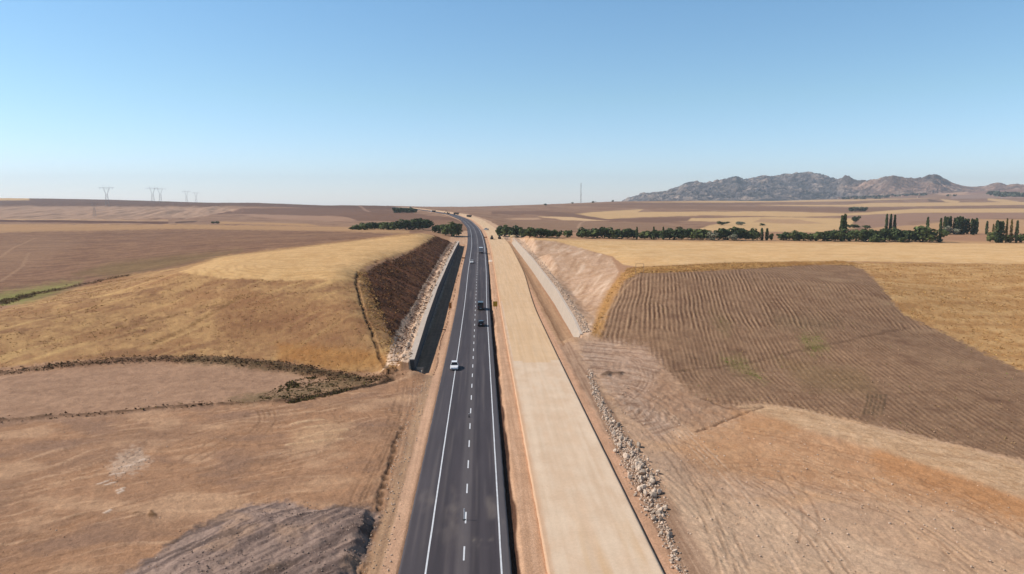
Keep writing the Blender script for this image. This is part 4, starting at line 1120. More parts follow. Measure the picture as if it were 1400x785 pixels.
def clods(pts3, lo, hi, colr, seed):
    rr_ = np.random.RandomState(seed); stone_stuff('earth_clods', pts3 - np.array([0, 0, .04]), lo + (hi - lo) * rr_.rand(len(pts3)) ** 2.5, M_STONES, seed, colr)
clods(sample(4200, (25, 190, 95, 300), PLR, 23, dmax=320), .12, .34, (186, 154, 128), 23)
clods(sample(700, (-120, -10, 55, 150), [(-40, 590), (200, 570), (420, 556), (545, 540), (520, 640), (500, 690), (430, 690), (330, 690), (200, 790), (-40, 790)], 24), .05, .2, (206, 168, 138), 24)
clods(sample(1100, (20, 120, 55, 165), [(830, 480), (900, 505), (950, 545), (1050, 560), (1200, 600), (1420, 690), (1420, 800), (930, 800), (860, 620), (812, 520)], 25), .05, .22, (224, 192, 164), 25)
hp3 = sample(1500, (-60, -8, 50, 100), [(505, 690), (510, 700), (498, 740), (480, 800), (215, 800), (265, 745), (320, 706), (390, 684)], 26)
clods(hp3, .06, .26, (172, 152, 142), 26)
# ------------------------------------------------------------------ tufts of dry grass and weeds (uncountable: one object per kind)
def tufts(name, P3, size, cols, seed, blades=4, up=1.0):
    rs_ = np.random.RandomState(seed); n = len(P3)
    if n == 0: return
    VV = np.zeros((n, blades, 3, 3)); cidx = rs_.randint(len(cols), size=n); C3 = np.array([S(*c_) for c_ in cols])
    s_ = size * (.5 + rs_.rand(n) ** 1.5 * 1.2)
    clus = .6 + .5 * fbm(P3[:, 0] / 5, P3[:, 1] / 5, 2, seed) + .4; s_ = s_ * np.clip(clus, .4, 1.6)
    for b in range(blades):
        a = rs_.rand(n) * 6.28; lean = .5 * rs_.rand(n); wd = .35 + .3 * rs_.rand(n)
        ca, sa = np.cos(a), np.sin(a); ox, oy = (rs_.rand(n) - .5) * s_ * .8, (rs_.rand(n) - .5) * s_ * .8
        for j, (w_, h_) in enumerate(((-1, 0), (1, 0), (0, 1))):
            VV[:, b, j, 0] = P3[:, 0] + ox - sa * w_ * wd * s_ * .6 + (ca * lean * s_ if j == 2 else 0)
            VV[:, b, j, 1] = P3[:, 1] + oy + ca * w_ * wd * s_ * .6 + (sa * lean * s_ if j == 2 else 0)
            VV[:, b, j, 2] = P3[:, 2] - .05 + (s_ * up * (.6 + .6 * rs_.rand(n)) if j == 2 else 0)
    me = bpy.data.meshes.new(name); fast_mesh(me, VV.reshape(-1, 3), np.arange(n * blades * 3).reshape(-1, 3))
    c_ = C3[cidx] * (.7 + .5 * rs_.rand(n, 1)); set_col(me, np.repeat(c_, blades * 3, 0)); me.materials.append(M_TUFT)
    o = bpy.data.objects.new(name, me); COL.objects.link(o); tag(o, kind='stuff')
FACE = [(-60, 508), (0, 503), (80, 492), (200, 486), (300, 486), (400, 494), (480, 508), (530, 506), (548, 495), (525, 445), (505, 400), (497, 376), (400, 384), (250, 374), (150, 384), (0, 425), (-60, 440)]
g1 = sample(15000, (-150, -14, 145, 290), FACE, 31, dmax=330)
tufts('dry_grass', g1, .30, [(214, 178, 122), (200, 162, 108), (222, 190, 134), (184, 146, 98), (196, 154, 100)], 32, up=.3)
g2 = sample(9000, (60, 230, 140, 310), [(1150, 360), (1420, 362), (1420, 515), (1290, 455), (1235, 430), (1190, 372)], 33, dmax=330)
g3 = sample(5000, (20, 120, 170, 310), [(858, 366), (1000, 359), (1150, 356.5), (1180, 362), (1100, 363), (1000, 369), (874, 374), (838, 400), (815, 455), (806, 462), (834, 395)], 34, dmax=330)
g4 = sample(2500, (-60, -14, 145, 290), [(488, 372), (500, 372), (520, 420), (552, 492), (535, 508), (505, 440)], 35, dmax=330)
tufts('dry_grass', np.concatenate([g2, g3, g4]), .38, [(212, 176, 124), (200, 160, 108), (186, 146, 100), (220, 186, 122)], 36, up=.35)
g5 = sample(9000, (-50, -14, 150, 480), DARK, 37, dmax=500)
tufts('burnt_scrub', g5, .42, [(110, 78, 58), (134, 96, 70), (160, 124, 86), (84, 62, 50)], 38, up=.5)
def along(idx, n, seed, jit=.5):
    rs_ = np.random.RandomState(seed); k = idx[rs_.randint(len(idx), size=n)]
    P_ = np.stack([X[k] + rs_.normal(size=n) * jit, Y[k] + rs_.normal(size=n) * jit, Z[k]], 1); return P_
tufts('weeds', np.concatenate([along(wl1, 3400, 41, 1.0), along(wl2, 300, 42, .7), along(wl3, 2600, 43, 1.1)]), .34, [(124, 96, 72), (142, 114, 84), (106, 84, 62), (150, 130, 92), (92, 72, 56)], 44, up=.5)
g6 = sample(1800, (-80, -14, 115, 170), [(350, 545), (400, 520), (440, 512), (500, 520), (530, 518), (450, 542), (400, 552)], 45)
tufts('weeds', g6, .4, [(112, 104, 62), (134, 116, 76), (98, 92, 54), (106, 86, 64)], 46, up=.5)
g8 = sample(5000, (25, 190, 95, 300), PLR, 51, dmax=320)
tufts('dry_stubble', g8, .2, [(190, 164, 118), (170, 142, 104), (150, 132, 88), (110, 88, 66)], 52, up=.5)
g7 = np.concatenate([sample(330, (50, 130, 120, 240), [(1095, 458), (1122, 460), (1128, 476), (1112, 482), (1098, 472)], 47), sample(330, (40, 130, 120, 240), [(985, 490), (1012, 488), (1028, 502), (1044, 520), (1020, 512), (1000, 502)], 48), sample(400, (30, 160, 100, 240), PLR, 49)])
tufts('weeds', g7, .22, [(150, 160, 84), (132, 146, 76), (162, 160, 102)], 50, up=.45)
print('tufts', time.time() - T0)

# ------------------------------------------------------------------ trees
M_LEAF = mat('foliage', attr=True, rough=.85, spec=.15)
M_BARK = mat('bark', rgb=S(96, 80, 66), rough=.95, noise=[(4, 3, .3)])
def crown(seed, kind, n, tone):
    """unit crown, height 1, width 1: leaf clumps through the volume of several lobes"""
    rs_ = np.random.RandomState(seed)
    if kind == 'round':
        lobes = [(rs_.normal() * .20, rs_.normal() * .20, .30 + .5 * rs_.rand(), .16 + .14 * rs_.rand()) for _ in range(9)] + [(0, 0, .55, .36), (0, 0, .30, .34)]
    else:
        lobes = [(rs_.normal() * .10, rs_.normal() * .10, z_, .46 * math.sin(math.pi * min(.96, .16 + .80 * z_)) ** .6 * (.8 + .35 * rs_.rand())) for z_ in np.linspace(.08, .95, 12)]
    V_, F_, C_ = [], [], []
    for i in range(n):
        lx, ly, lz, lr = lobes[rs_.randint(len(lobes))]
        d = rs_.normal(size=3); d /= np.linalg.norm(d); rr_ = lr * (.55 + .45 * rs_.rand() ** .5) * (1.08 if rs_.rand() < .1 else 1)
        p = np.array([lx, ly, lz]) + d * rr_ * (np.array([1, 1, .8]) if kind == 'round' else np.array([1, 1, .16 / max(lr, .05) * .6]))
        if kind != 'round':
            z_ = .02 + .97 * rs_.rand() ** .95; a_ = rs_.rand() * 6.28
            pr_ = .5 * min(1.0, .45 + 2.2 * z_) * (1 - max(0, z_ - .45) / .56) ** .38 * (.8 + .35 * perlin(np.array([z_ * 7 + seed]), np.array([a_]), seed)[0])
            d = np.array([math.cos(a_), math.sin(a_), .25]); p = np.array([math.cos(a_) * pr_, math.sin(a_) * pr_, 0]) * (.5 + .5 * rs_.rand() ** .5); p[2] = z_
        if p[2] < .02: p[2] = .02 + .06 * rs_.rand()
        nn = d * .9 + rs_.normal(size=3) * .6 + np.array([0, 0, .3]); nn /= np.linalg.norm(nn)
        a = np.cross(nn, [0.3, .2, 1]); a /= np.linalg.norm(a); b = np.cross(nn, a)
        s_ = (.035 + .05 * rs_.rand()) * (1.1 if kind == 'round' else 1.9)
        zz = .24 if kind != 'round' else 1
        k = len(V_)
        for (i_, j_) in ((-1, -.6), (1, -.7), (.8, .8), (-.7, .9)):
            q_ = a * i_ * s_ + b * j_ * s_; q_[2] *= zz; V_.append(p + q_)
        F_.append((k, k + 1, k + 2, k + 3)); cl = .75 + .5 * perlin(np.array([p[0] * 4 + seed]), np.array([p[2] * 4 + p[1] * 3]), seed)[0] + .35 * rs_.rand() - .1
        C_ += [np.array(S(*tone)) * max(cl, .3)] * 4
    me = bpy.data.meshes.new('crown'); fast_mesh(me, np.array(V_), np.array(F_)); set_col(me, np.array(C_)); me.materials.append(M_LEAF)
    return me
def trunk(kind, seed):
    m = MB(); rs_ = np.random.RandomState(seed)
    if kind == 'round':
        m.cyl((0, 0, -.05), (.01, 0, .35), .035, .025, 8); m.cyl((.01, 0, .35), (-.01, .01, .6), .025, .012, 8)
        for i in range(6):
            a = i * 1.1 + rs_.rand(); z = .2 + .05 * i; m.bar((0, 0, z), (math.cos(a) * .26, math.sin(a) * .26, z + .25), .018, .006)
    else:
        m.cyl((0, 0, -.03), (0, 0, .9), .055, .012, 8)
        for i in range(8):
            a = i * 2.4; z = .1 + .09 * i; m.bar((0, 0, z), (math.cos(a) * .25, math.sin(a) * .25, z + .10), .02, .006)
    o = m.build('trunk', M_BARK); me = o.data; bpy.data.objects.remove(o); return me
GREEN, DGREEN, GREY, OLIVE = (106, 120, 72), (84, 100, 62), (156, 160, 138), (128, 118, 62)
CR = {}
for key, kind, n_, tone, ns in (('g', 'round', 620, GREEN, 4), ('d', 'round', 620, DGREEN, 4), ('w', 'round', 520, GREY, 2), ('p', 'pop', 520, DGREEN, 3), ('o', 'pop', 420, OLIVE, 2), ('q', 'pop', 460, GREY, 1), ('s', 'round', 260, DGREEN, 2)):
    CR[key] = [crown(400 + i * 7 + ord(key), kind, n_, tone) for i in range(ns)]
TRK = {'round': trunk('round', 1), 'pop': trunk('pop', 2)}
_tc = [0]
def kind0(key): return key in 'gdw'
def tree(key, u, vtop, wpx, D, label, group, name=None, cat='tree', zg=None, vb=None):
    _tc[0] += 1; i = _tc[0]
    if vb is None and 570 < D < 680 and u > 660: vb = float(np.interp(u, [680, 760, 860, 960, 1060, 1150, 1290, 1340, 1400], [325, 326, 328, 329, 330, 331.5, 332.5, 333, 333.5])) - (D - 570) * .035
    if vb is None and 690 < D < 840 and u > 1280: vb = 321.5 - (D - 700) * .012
    if vb is not None:
        q_ = at([(u, vb)], dmin=D * .5)[0]; D = q_[0] * FX + q_[1] * FY
    if kind0(key): vtop -= 1.2
    x, y, zt = from_px(u, vtop, D)
    g = ground(x, y) if zg is None else zg
    h = max(zt - g, 1.2); w = wpx * D / 1000
    root = empty(name or ('poplar_tree' if key in 'poq' else 'tree'), (x, y, g), (i * 2.39996) % 6.28)
    kind = 'pop' if key in 'poq' else 'round'
    c = bpy.data.objects.new('crown', CR[key][i % len(CR[key])]); COL.objects.link(c); c.parent = root; k_ = 1.12 if kind == 'pop' else 1.32; c.scale = (w * k_, w * k_, h * 1.02)
    t_ = bpy.data.objects.new('trunk', TRK[kind]); COL.objects.link(t_); t_.parent = root; t_.scale = (min(w, h * .6), min(w, h * .6), h)
    tag(root, label, cat, group)
    return root
rs_ = np.random.RandomState(5)
# left grove beyond the spur
for u, v in [(484, 311.5), (490, 307.5), (497, 306), (503, 305), (510, 305.5), (517, 304.5), (524, 304), (531, 304), (538, 303)]:
    tree('gd'[rs_.randint(2)], u, v, 11 + 2 * rs_.rand(), 600 + 25 * rs_.rand(), 'low bushy tree in the tree row just beyond the dry spur left of the road', 'low trees of the row behind the spur')
for u, v, w in [(546, 302, 14), (554, 301.5, 15), (562, 301, 16), (571, 299.5, 17), (579, 299.5, 18)]:
    tree('d', u, v, w, 600 + 20 * rs_.rand(), 'taller dark tree at the road end of the row beyond the dry spur', 'taller trees of the row behind the spur')
for u, v, w in [(594, 309, 8), (600, 308, 8)]:
    tree('d', u, v, w, 585, 'small dark tree in the gap beside the round clump at the bend', 'small trees beside the round clump')
for u, v, w, D in [(609, 304.5, 14, 570), (617, 303.5, 15, 565), (624, 304.5, 13, 572)]:
    tree('g', u, v, w, D, 'round green tree of the clump beside the bend of the road', 'trees of the clump at the bend')
for u in (541, 546, 551, 556, 561, 566):
    tree('d', u, 286 - (u % 2), 9, 1300, 'far dark tree in the small clump below the skyline left of the road', 'far clump below the skyline', vb=291.2)
tree('q', 561, 282.5, 3.2, 1340, 'lone thin greyish poplar standing above the far dark clump', None, vb=289.5)
for u in (291, 297): tree('s', u, 302.3, 6, 1080, 'small dark bush by the field track far to the left', 'bushes by the far left track', 'bush', 'bush', vb=306)
# belt on the right
for u, v, w in [(684, 309.5, 11), (691, 308, 13), (699, 309.5, 12), (707, 310.5, 12), (715, 311, 13), (724, 311.5, 12), (732, 312, 11), (740, 312.5, 11), (748, 314, 11), (755, 315, 10), (763, 316.5, 9)]:
    tree('gd'[rs_.randint(2)], u, v, w, 590 + 25 * rs_.rand(), 'green tree of the belt running right from the gravel carriageway', 'trees of the belt next to the carriageway')
tree('g', 777, 315, 12, 610, 'single round tree standing in the gap of the right-hand tree belt', None)
for u, v, w in [(795, 314, 12), (802, 312.5, 13), (810, 313, 13), (818, 312.5, 13), (826, 310.8, 13), (833, 311.5, 13), (841, 314, 13), (850, 313.5, 13), (858, 313, 13), (866, 314, 11), (879, 316, 12), (888, 315.5, 12), (898, 315, 12), (908, 315, 11), (915, 313.5, 12), (923, 312.5, 13), (932, 314, 12), (941, 311.5, 14), (950, 313, 13), (958, 313.5, 13), (966, 314.5, 11)]:
    tree('gdd'[rs_.randint(3)], u, v, w, 590 + 30 * rs_.rand(), 'dark tree in the middle stretch of the belt behind the right stubble field', 'trees of the middle belt')
for u in (871, 894, 907): tree('p', u, 310.3, 3.6, 585, 'short slim poplar poking out of the middle of the tree belt', 'short poplars in the middle belt')
for u, v, w in [(975, 317, 11), (1004, 320.5, 10)]: tree('w', u, v, w, 578, 'pale grey-green willow in front of the dark belt trees', 'pale willows in the belt', cat='willow')
for u, v, w in [(984, 313.5, 13), (993, 312, 14), (1008, 311, 16), (1020, 313, 14)]:
    tree('d', u, v, w, 605, 'large round dark tree beside the pale willows in the belt', 'round trees beside the pale willows')
for u, v, w in [(1029, 317, 8), (1036, 317, 8), (1055, 318, 5)]: tree('g', u, v, w, 600, 'low tree around the pair of short poplars in the belt', 'low trees around the poplar pair')
for u, v in ((1042, 312), (1049, 312.5)): tree('p', u, v, 5, 600, 'one of two dark short poplars side by side in the belt', 'pair of short poplars')
for u, v, w in [(1069, 320, 11), (1076, 318, 12), (1085, 317, 13), (1093, 316.5, 12), (1101, 318.5, 12), (1109, 318, 12), (1118, 317.5, 12), (1126, 317, 13), (1134, 315.8, 13), (1142, 315, 13), (1149, 315.5, 12), (1163, 314, 13), (1172, 313.5, 14), (1182, 313.5, 14), (1191, 314, 14), (1200, 314, 14), (1209, 313, 14), (1217, 311.5, 14), (1226, 312.5, 14), (1235, 314.5, 14), (1244, 315, 14), (1253, 316, 13)]:
    tree('gdd'[rs_.randint(3)], u, v, w, 600 + 30 * rs_.rand(), 'dense green tree of the right-hand belt between the tall poplars', 'trees of the belt between the tall poplars')
for u, v, w in [(1193, 324, 11), (1200, 324.5, 9), (1233, 325, 10)]: tree('g', u, v, w, 585, 'lighter low bush at the foot of the belt by the stubble', 'light bushes at the foot of the belt', 'bush', 'bush')
for u, v in ((1152, 295), (1156, 293.3)): tree('p', u, v, 6.5, 640, 'tall dark poplar of the lone pair rising above the belt', 'lone pair of tall poplars')
for u, v in ((1213, 293), (1218.5, 293), (1224, 294.5)): tree('p', u, v, 4.6, 660, 'tall poplar of the trio rising behind the belt', 'trio of tall poplars')
tree('p', 1269, 297, 5, 640, 'single poplar rising behind the big round tree at the belt end', None)
tree('g', 1272, 309, 25, 600, 'big round tree at the right end of the belt', None)
tree('d', 1262, 313, 14, 610, 'dark tree touching the left side of the big round tree', None)
tree('s', 1285, 326, 9, 590, 'small bush at the foot of the big round tree', None, 'bush', 'bush')
tree('p', 1287, 298.5, 4.4, 600, 'slim dark poplar at the right edge of the big round tree', None)
for u, v in ((1292.5, 297.5), (1296, 298), (1300, 297), (1306, 299.5), (1309.5, 298), (1313, 297), (1316.5, 298), (1320, 300), (1324, 300.5), (1329.5, 300.5), (1332.5, 301.5), (1336, 299.5)):
    tree('p', u, v - 1.2, 5.4, 790 + 30 * rs_.rand(), 'poplar in the dense row standing behind the bare ground at the belt end', 'dense poplar row')
for u, v, w in ((1296, 309, 10), (1308, 313, 10)): tree('w', u, v, w, 770, 'grey bush at the foot of the dense poplar row', 'grey bushes under the poplars', 'bush', 'bush')
tree('p', 1350, 302.5, 4, 760, 'slim poplar standing alone between the two poplar groups', None)
tree('o', 1358.5, 306.5, 3, 740, 'short thin rusty poplar beside the broad green poplars', None)
for u, v in ((1364, 301.5), (1368, 303), (1371.5, 303)): tree('p', u, v, 6.5, 600, 'broad green poplar of the near clump by the right edge', 'broad poplars near the right edge')
tree('o', 1377.5, 299, 3.6, 600, 'thin yellowish poplar in the near group at the right', None)
tree('o', 1384, 300.5, 4.2, 598, 'dark-based poplar with yellow top, second from the right', None)
tree('p', 1391.5, 302, 4.8, 596, 'rightmost dark slender poplar', None)
for u, v, w in ((1380, 319, 14), (1398, 320, 12), (1355, 317, 9), (1408, 318, 14)): tree('g', u, v, w, 625, 'low green bush between the near poplars at the right', 'bushes between the near poplars', 'bush', 'bush')
tree('s', 1330.5, 322.5, 4, 700, 'tiny dark bush on the bare ground below the poplars', None, 'bush', 'bush')
# odd trees in the fields behind
tree('d', 1170, 296, 6.5, 960, 'small round tree with a visible trunk in the field behind the belt', None, vb=304)
for u in (1161, 1166, 1171): tree('s', u, 306.3, 8, 830, 'dark bush in the low hedge behind the lone poplar pair', 'hedge behind the poplar pair', 'bush', 'bush', vb=312)
tree('s', 1186, 307.8, 10, 820, 'single round bush right of the low hedge behind the belt', None, 'bush', 'bush', vb=313)
for u, v, k in ((1164, 284, 'd'), (1171, 283, 'w'), (1177, 283.3, 'w'), (1181, 284.3, 'd')): tree(k, u, v, 7, 1650, 'tree of the far clump among the pale fields', 'far clump among the pale fields', vb=289.5)
tree('s', 986, 301.8, 13, 880, 'dark bush at the corner of the brown field behind the belt', None, 'bush', 'bush', vb=308)
tree('w', 1011, 303.5, 10, 870, 'grey-green bush between two dark bushes behind the belt', None, 'bush', 'bush', vb=308)
tree('s', 1042, 304.8, 7, 870, 'small dark bush at the edge of the pale field behind the belt', None, 'bush', 'bush', vb=309)
for u, v, w in ((746, 278.3, 4), (783, 276, 2.5), (811, 274.8, 4), (838, 273.2, 3)): tree('s', u, v, w, 2500, 'tiny dark bush on the right-hand skyline', 'bushes on the skyline', 'bush', 'bush', vb=v + 3)
for u, v, w in ((1296, 265.5, 4), (1305, 265, 4)): tree('s', u, v, w, 4100, 'one of two far lone trees below the mountain foot', 'two far lone trees', vb=269)
print('trees', _tc[0], time.time() - T0)
# far grove at the mountain foot: reads as one mass
def leaf_mass(name, spots, tone, seed):
    rs_ = np.random.RandomState(seed); V_, F_, C_ = [], [], []
    for (x, y, z, w, h) in spots:
        for _ in range(26):
            p = np.array([x + rs_.normal() * w * .4, y + rs_.normal() * w * .4, z + h * rs_.rand() * .9]); k = len(V_); s_ = w * .28
            a = rs_.normal(size=3); a /= np.linalg.norm(a); b = np.cross(a, rs_.normal(size=3)); b /= np.linalg.norm(b)
            for (i_, j_) in ((-1, -1), (1, -1), (1, 1), (-1, 1)): V_.append(p + a * i_ * s_ + b * j_ * s_)
            F_.append((k, k + 1, k + 2, k + 3)); C_ += [np.array(S(*tone)) * (.6 + .8 * rs_.rand())] * 4
    me = bpy.data.meshes.new(name); fast_mesh(me, np.array(V_), np.array(F_)); set_col(me, np.array(C_)); me.materials.append(M_LEAF)
    o = bpy.data.objects.new(name, me); COL.objects.link(o); tag(o, kind='stuff')
gp = [(1352 + 70 * rs_.rand() ** .8, 0) for _ in range(70)]
gp = [(u, 265.5 + (u - 1352) * .06 + rs_.normal() * 1.0) for u, _ in gp] + [(1352 + rs_.rand() * 8, 265 + rs_.rand()) for _ in range(8)]
sp3 = [(x, y, z, 11 + 8 * rs_.rand(), 9 + 6 * rs_.rand()) for x, y, z in at(gp)]
leaf_mass('far_grove', sp3, (92, 100, 84), 61)
vg = [(u, 264.8 - .6 * (u > 1235) + (1270 - u) * .055 + rs_.normal() * 1.5) for u in 1150 + 120 * rs_.rand(130)]
vW = at(vg, dmin=3400)
leaf_mass('village_greenery', [(x, y, z, 12 + 8 * rs_.rand(), 8 + 5 * rs_.rand()) for x, y, z in vW], (96, 100, 86), 62)
# village houses at the foot of the mountain
M_RENDER = mat('house_render', rgb=S(212, 196, 184), rough=.9); M_TILE = mat('roof_tile', rgb=S(160, 112, 94), rough=.9); M_DOOR = mat('dark_opening', rgb=(.03, .03, .035), rough=.4)
def house_proto():
    root = empty('house', (0, 0, 0))
    m = MB(); m.box(-6, 6, -4, 4, -1.5, 4.2); m.v += [(-6, -4, 4.2), (-6, 4, 4.2), (-6, 0, 6.6), (6, -4, 4.2), (6, 4, 4.2), (6, 0, 6.6)]; k = len(m.v) - 6; m.f += [(k, k + 1, k + 2), (k + 3, k + 5, k + 4)]
    m.build('wall', M_RENDER, root)
    m = MB()
    for s_ in (-1, 1): m.rings([[(-6.5, s_ * 4.6, 3.9), (-6.5, 0, 6.7), (-6.5, 0, 6.95), (-6.5, s_ * 4.6, 4.15)], [(6.5, s_ * 4.6, 3.9), (6.5, 0, 6.7), (6.5, 0, 6.95), (6.5, s_ * 4.6, 4.15)]])
    m.build('roof', M_TILE, root)
    for x in (-3.5, 3.5):
        m = MB(); m.box(x - .8, x + .8, -4.06, -4.003, 1.2, 2.8); m.build('window', M_DOOR, root)
    m = MB(); m.box(-.6, .6, -4.06, -4.003, 0, 2.2); m.build('door', M_DOOR, root)
    return root
hp = house_proto()
hv = [(1150 + 118 * rs_.rand(), 0) for _ in range(34)]
hv = [(u, 264.6 + (1270 - u) * .06 + rs_.normal() * 1.3) for u, _ in hv] + [(1236, 269.5), (1256, 270.2), (1147, 272)]
for i, (x, y, z) in enumerate(at(hv, dmin=3400)):
    h_ = hp if i == 0 else copy_tree(hp)
    h_.location = (x, y, z); h_.rotation_euler.z = R(-18) + rs_.normal() * .5
    tag(h_, 'tiny pale house with a red-brown roof in the village at the mountain foot', 'house', 'village houses')

# ------------------------------------------------------------------ pylons and mast
M_STEEL = mat('galvanised_steel', rgb=S(160, 163, 168), rough=.6, spec=.4)
def pylon_proto():
    root = empty('pylon', (0, 0, 0))
    m = MB(); H = 44.0; hw = 17.0
    w0 = 4.2
    legs = [(-w0, -3), (w0, -3), (w0, 3), (-w0, 3)]
    # four legs to the waist, then two arms spreading to the bridge
    waist = 26.0
    def leg(i, z): t_ = z / waist; return (legs[i][0] * (1 - t_) + math.copysign(1.9, legs[i][0]) * t_, legs[i][1] * (1 - t_) + math.copysign(.9, legs[i][1]) * t_, z)
    zs_ = [0, 7, 13, 18, 22, 26]
    for i in range(4): m.bar((legs[i][0], legs[i][1], -3), leg(i, waist), 0.217)
    for a, b in zip(zs_[:-1], zs_[1:]):
        for i in range(4):
            j = (i + 1) % 4; m.bar(leg(i, a), leg(j, b), 0.125); m.bar(leg(j, a), leg(i, b), 0.125); m.bar(leg(i, b), leg(j, b), 0.125)
    m.build('tower_legs', M_STEEL, root)
    m = MB()
    for s_ in (-1, 1):
        for yy in (-.9, .9):
            m.bar((s_ * 1.9, yy, waist), (s_ * 7.2, yy * .6, H - 4), 0.186); m.bar((s_ * 1.9, yy, waist), (s_ * 4.4, yy * .6, H - 4), 0.145)
        for k in range(5):
            t_ = k / 5; z_ = waist + t_ * (H - 4 - waist); m.bar((s_ * (1.9 + 5.3 * t_), -.8, z_), (s_ * (1.9 + 2.5 * min(1, t_ + .2)), .8, waist + min(1, t_ + .2) * (H - 4 - waist)), 0.114)
        m.bar((s_ * 5.8, 0, H - 4), (s_ * 7.0, 0, H + 3), 0.176)
    m.build('window_frame', M_STEEL, root)
    m = MB()
    for yy in (-.6, .6):
        m.bar((-hw, 0, H - 3), (hw, 0, H - 3), 0.156); m.bar((-hw * .8, yy, H - 4.4), (hw * .8, yy, H - 4.4), 0.156)
        for k in range(14): x = -hw + k * hw / 7; m.bar((x, 0, H - 3), (x + hw / 14, yy, H - 4.4), 0.094)
    m.build('cross_arm', M_STEEL, root)
    for x in (-13.5, 0, 13.5):
        m = MB(); m.cyl((x, 0, H - 4.4), (x, 0, H - 8), .16, .16, 6)
        for k in range(6): m.cyl((x, 0, H - 5 - k * .5), (x, 0, H - 5.1 - k * .5), .34, .34, 8)
        m.build('insulator', M_STEEL, root)
    return root
pp = pylon_proto()
PYL = [(145, 254.5, 2150, 16, 'tall lattice pylon nearest the left edge, standing on the skyline'), (208, 255.5, 2450, 17, 'left pylon of the pair close together on the left skyline'), (218.5, 256.5, 2450, 17, 'right pylon of the pair close together on the left skyline'), (254.5, 260.5, 2700, 17, 'lattice pylon on the skyline just right of the close pair'), (267.5, 262.5, 2800, 17, 'farthest smallest pylon, last to the right on the left skyline'), (128, 275.5, 1350, 20, 'dark lattice pylon standing below the skyline against the far hillside')]
for i, (u, vt, D, rot, lab) in enumerate(PYL):
    o = pp if i == 0 else copy_tree(pp)
    x, y, zt = from_px(u, vt, D); g_ = ground(x, y); sc = (zt - g_) / 44.0
    o.location = (x, y, g_); o.rotation_euler.z = R(rot if i < 5 else 35); sc = min(max(sc, .6), 1.4); o.scale = (sc, sc, sc)
    tag(o, lab, 'pylon', 'power line pylons')
    print('pylon', i, round(g_, 1), round(sc, 2))
x, y, zt = from_px(794.3, 250.5, 2350); g_ = ground(x, y); hM = zt - g_
root = empty('radio_mast', (x, y, g_)); m = MB()
for i in range(3):
    a = i * 2.094; m.bar((math.cos(a) * 1.6, math.sin(a) * 1.6, -2), (math.cos(a) * .7, math.sin(a) * .7, hM), .5)
for k in range(26):
    z0, z1 = k * hM / 26, (k + 1) * hM / 26
    for i in range(3):
        a, b = i * 2.094, (i + 1) * 2.094; w0, w1 = 1.6 - .9 * z0 / hM, 1.6 - .9 * z1 / hM
        m.bar((math.cos(a) * w0, math.sin(a) * w0, z0), (math.cos(b) * w1, math.sin(b) * w1, z1), .22)
m.build('lattice', M_STEEL, root)
m = MB(); m.cyl((0, 0, hM), (0, 0, hM + 5), .18, .1, 6); m.build('antenna', M_STEEL, root)
m = MB(); m.cyl((1.2, 0, hM * .42), (2.2, 0, hM * .42), 1.3, 1.3, 12); m.build('dish', M_STEEL, root)
tag(root, 'tall thin lattice radio mast on the skyline right of the road', 'mast')

# ------------------------------------------------------------------ vehicles
M_GLASS = mat('car_glass', rgb=(.012, .014, .017), rough=.08, spec=.6); M_TYRE = mat('tyre_rubber', rgb=(.018, .018, .018), rough=.9)
M_RIM = mat('alloy_rim', rgb=(.45, .45, .46), rough=.35, metal=.8); M_LAMP = mat('headlamp_glass', rgb=(.7, .72, .74), rough=.15, spec=.6)
M_TAIL = mat('tail_lamp_red', rgb=(.30, .015, .012), rough=.25, spec=.5); M_PLATE = mat('number_plate', rgb=(.7, .7, .7), rough=.5); M_TRIM = mat('black_trim', rgb=(.02, .02, .022), rough=.6)
def paint_mat(name, rgb): return mat(name, rgb=rgb, rough=.28, spec=.5, noise=[(1.5, 3, .05)])
M_WHITE = paint_mat('white_car_paint', (.78, .78, .78)); M_BLACK = paint_mat('black_car_paint', (.018, .019, .022)); M_CHAR = paint_mat('charcoal_car_paint', (.03, .032, .036)); M_GREYP = paint_mat('grey_car_paint', (.3, .31, .32))
STY = {  # body stations (y, half width, bottom, belt), cabin (y base0, y base1, y roof0, y roof1, belt z, roof z, half base, half roof)
 'sedan': dict(b=[(-2.2, .72, .42, .82), (-2.1, .82, .3, .95), (-1.3, .87, .2, .98), (0, .88, .18, .96), (1.0, .87, .18, .94), (1.9, .83, .22, .80), (2.15, .72, .34, .66)], c=(-1.75, 1.15, -1.05, .35, .95, 1.46, .80, .60), w=(-1.32, 1.35), r=.32),
 'hatch': dict(b=[(-1.95, .78, .40, .95), (-1.85, .84, .28, 1.02), (-1.0, .87, .2, 1.0), (0, .88, .18, .98), (.9, .87, .18, .96), (1.75, .82, .22, .82), (1.98, .72, .36, .68)], c=(-1.9, 1.0, -1.6, .3, .98, 1.5, .80, .64), w=(-1.2, 1.25), r=.32),
 'van': dict(b=[(-2.7, .92, .42, 1.25), (-2.6, .97, .35, 1.3), (-1.2, .99, .3, 1.3), (1.0, .99, .3, 1.28), (1.9, .97, .3, 1.2), (2.45, .92, .35, 1.05), (2.65, .82, .45, .9)], c=(-2.65, 2.0, -2.6, 1.15, 1.26, 2.45, .95, .84), w=(-1.6, 1.7), r=.36),
 'pickup': dict(b=[(-2.6, .84, .55, 1.02), (-2.5, .88, .45, 1.05), (-.7, .9, .38, 1.05), (.6, .9, .36, 1.05), (1.5, .9, .36, 1.04), (2.35, .86, .42, .98), (2.55, .76, .55, .8)], c=(-.8, 1.25, -.6, .55, 1.04, 1.78, .84, .68), w=(-1.6, 1.6), r=.38)}
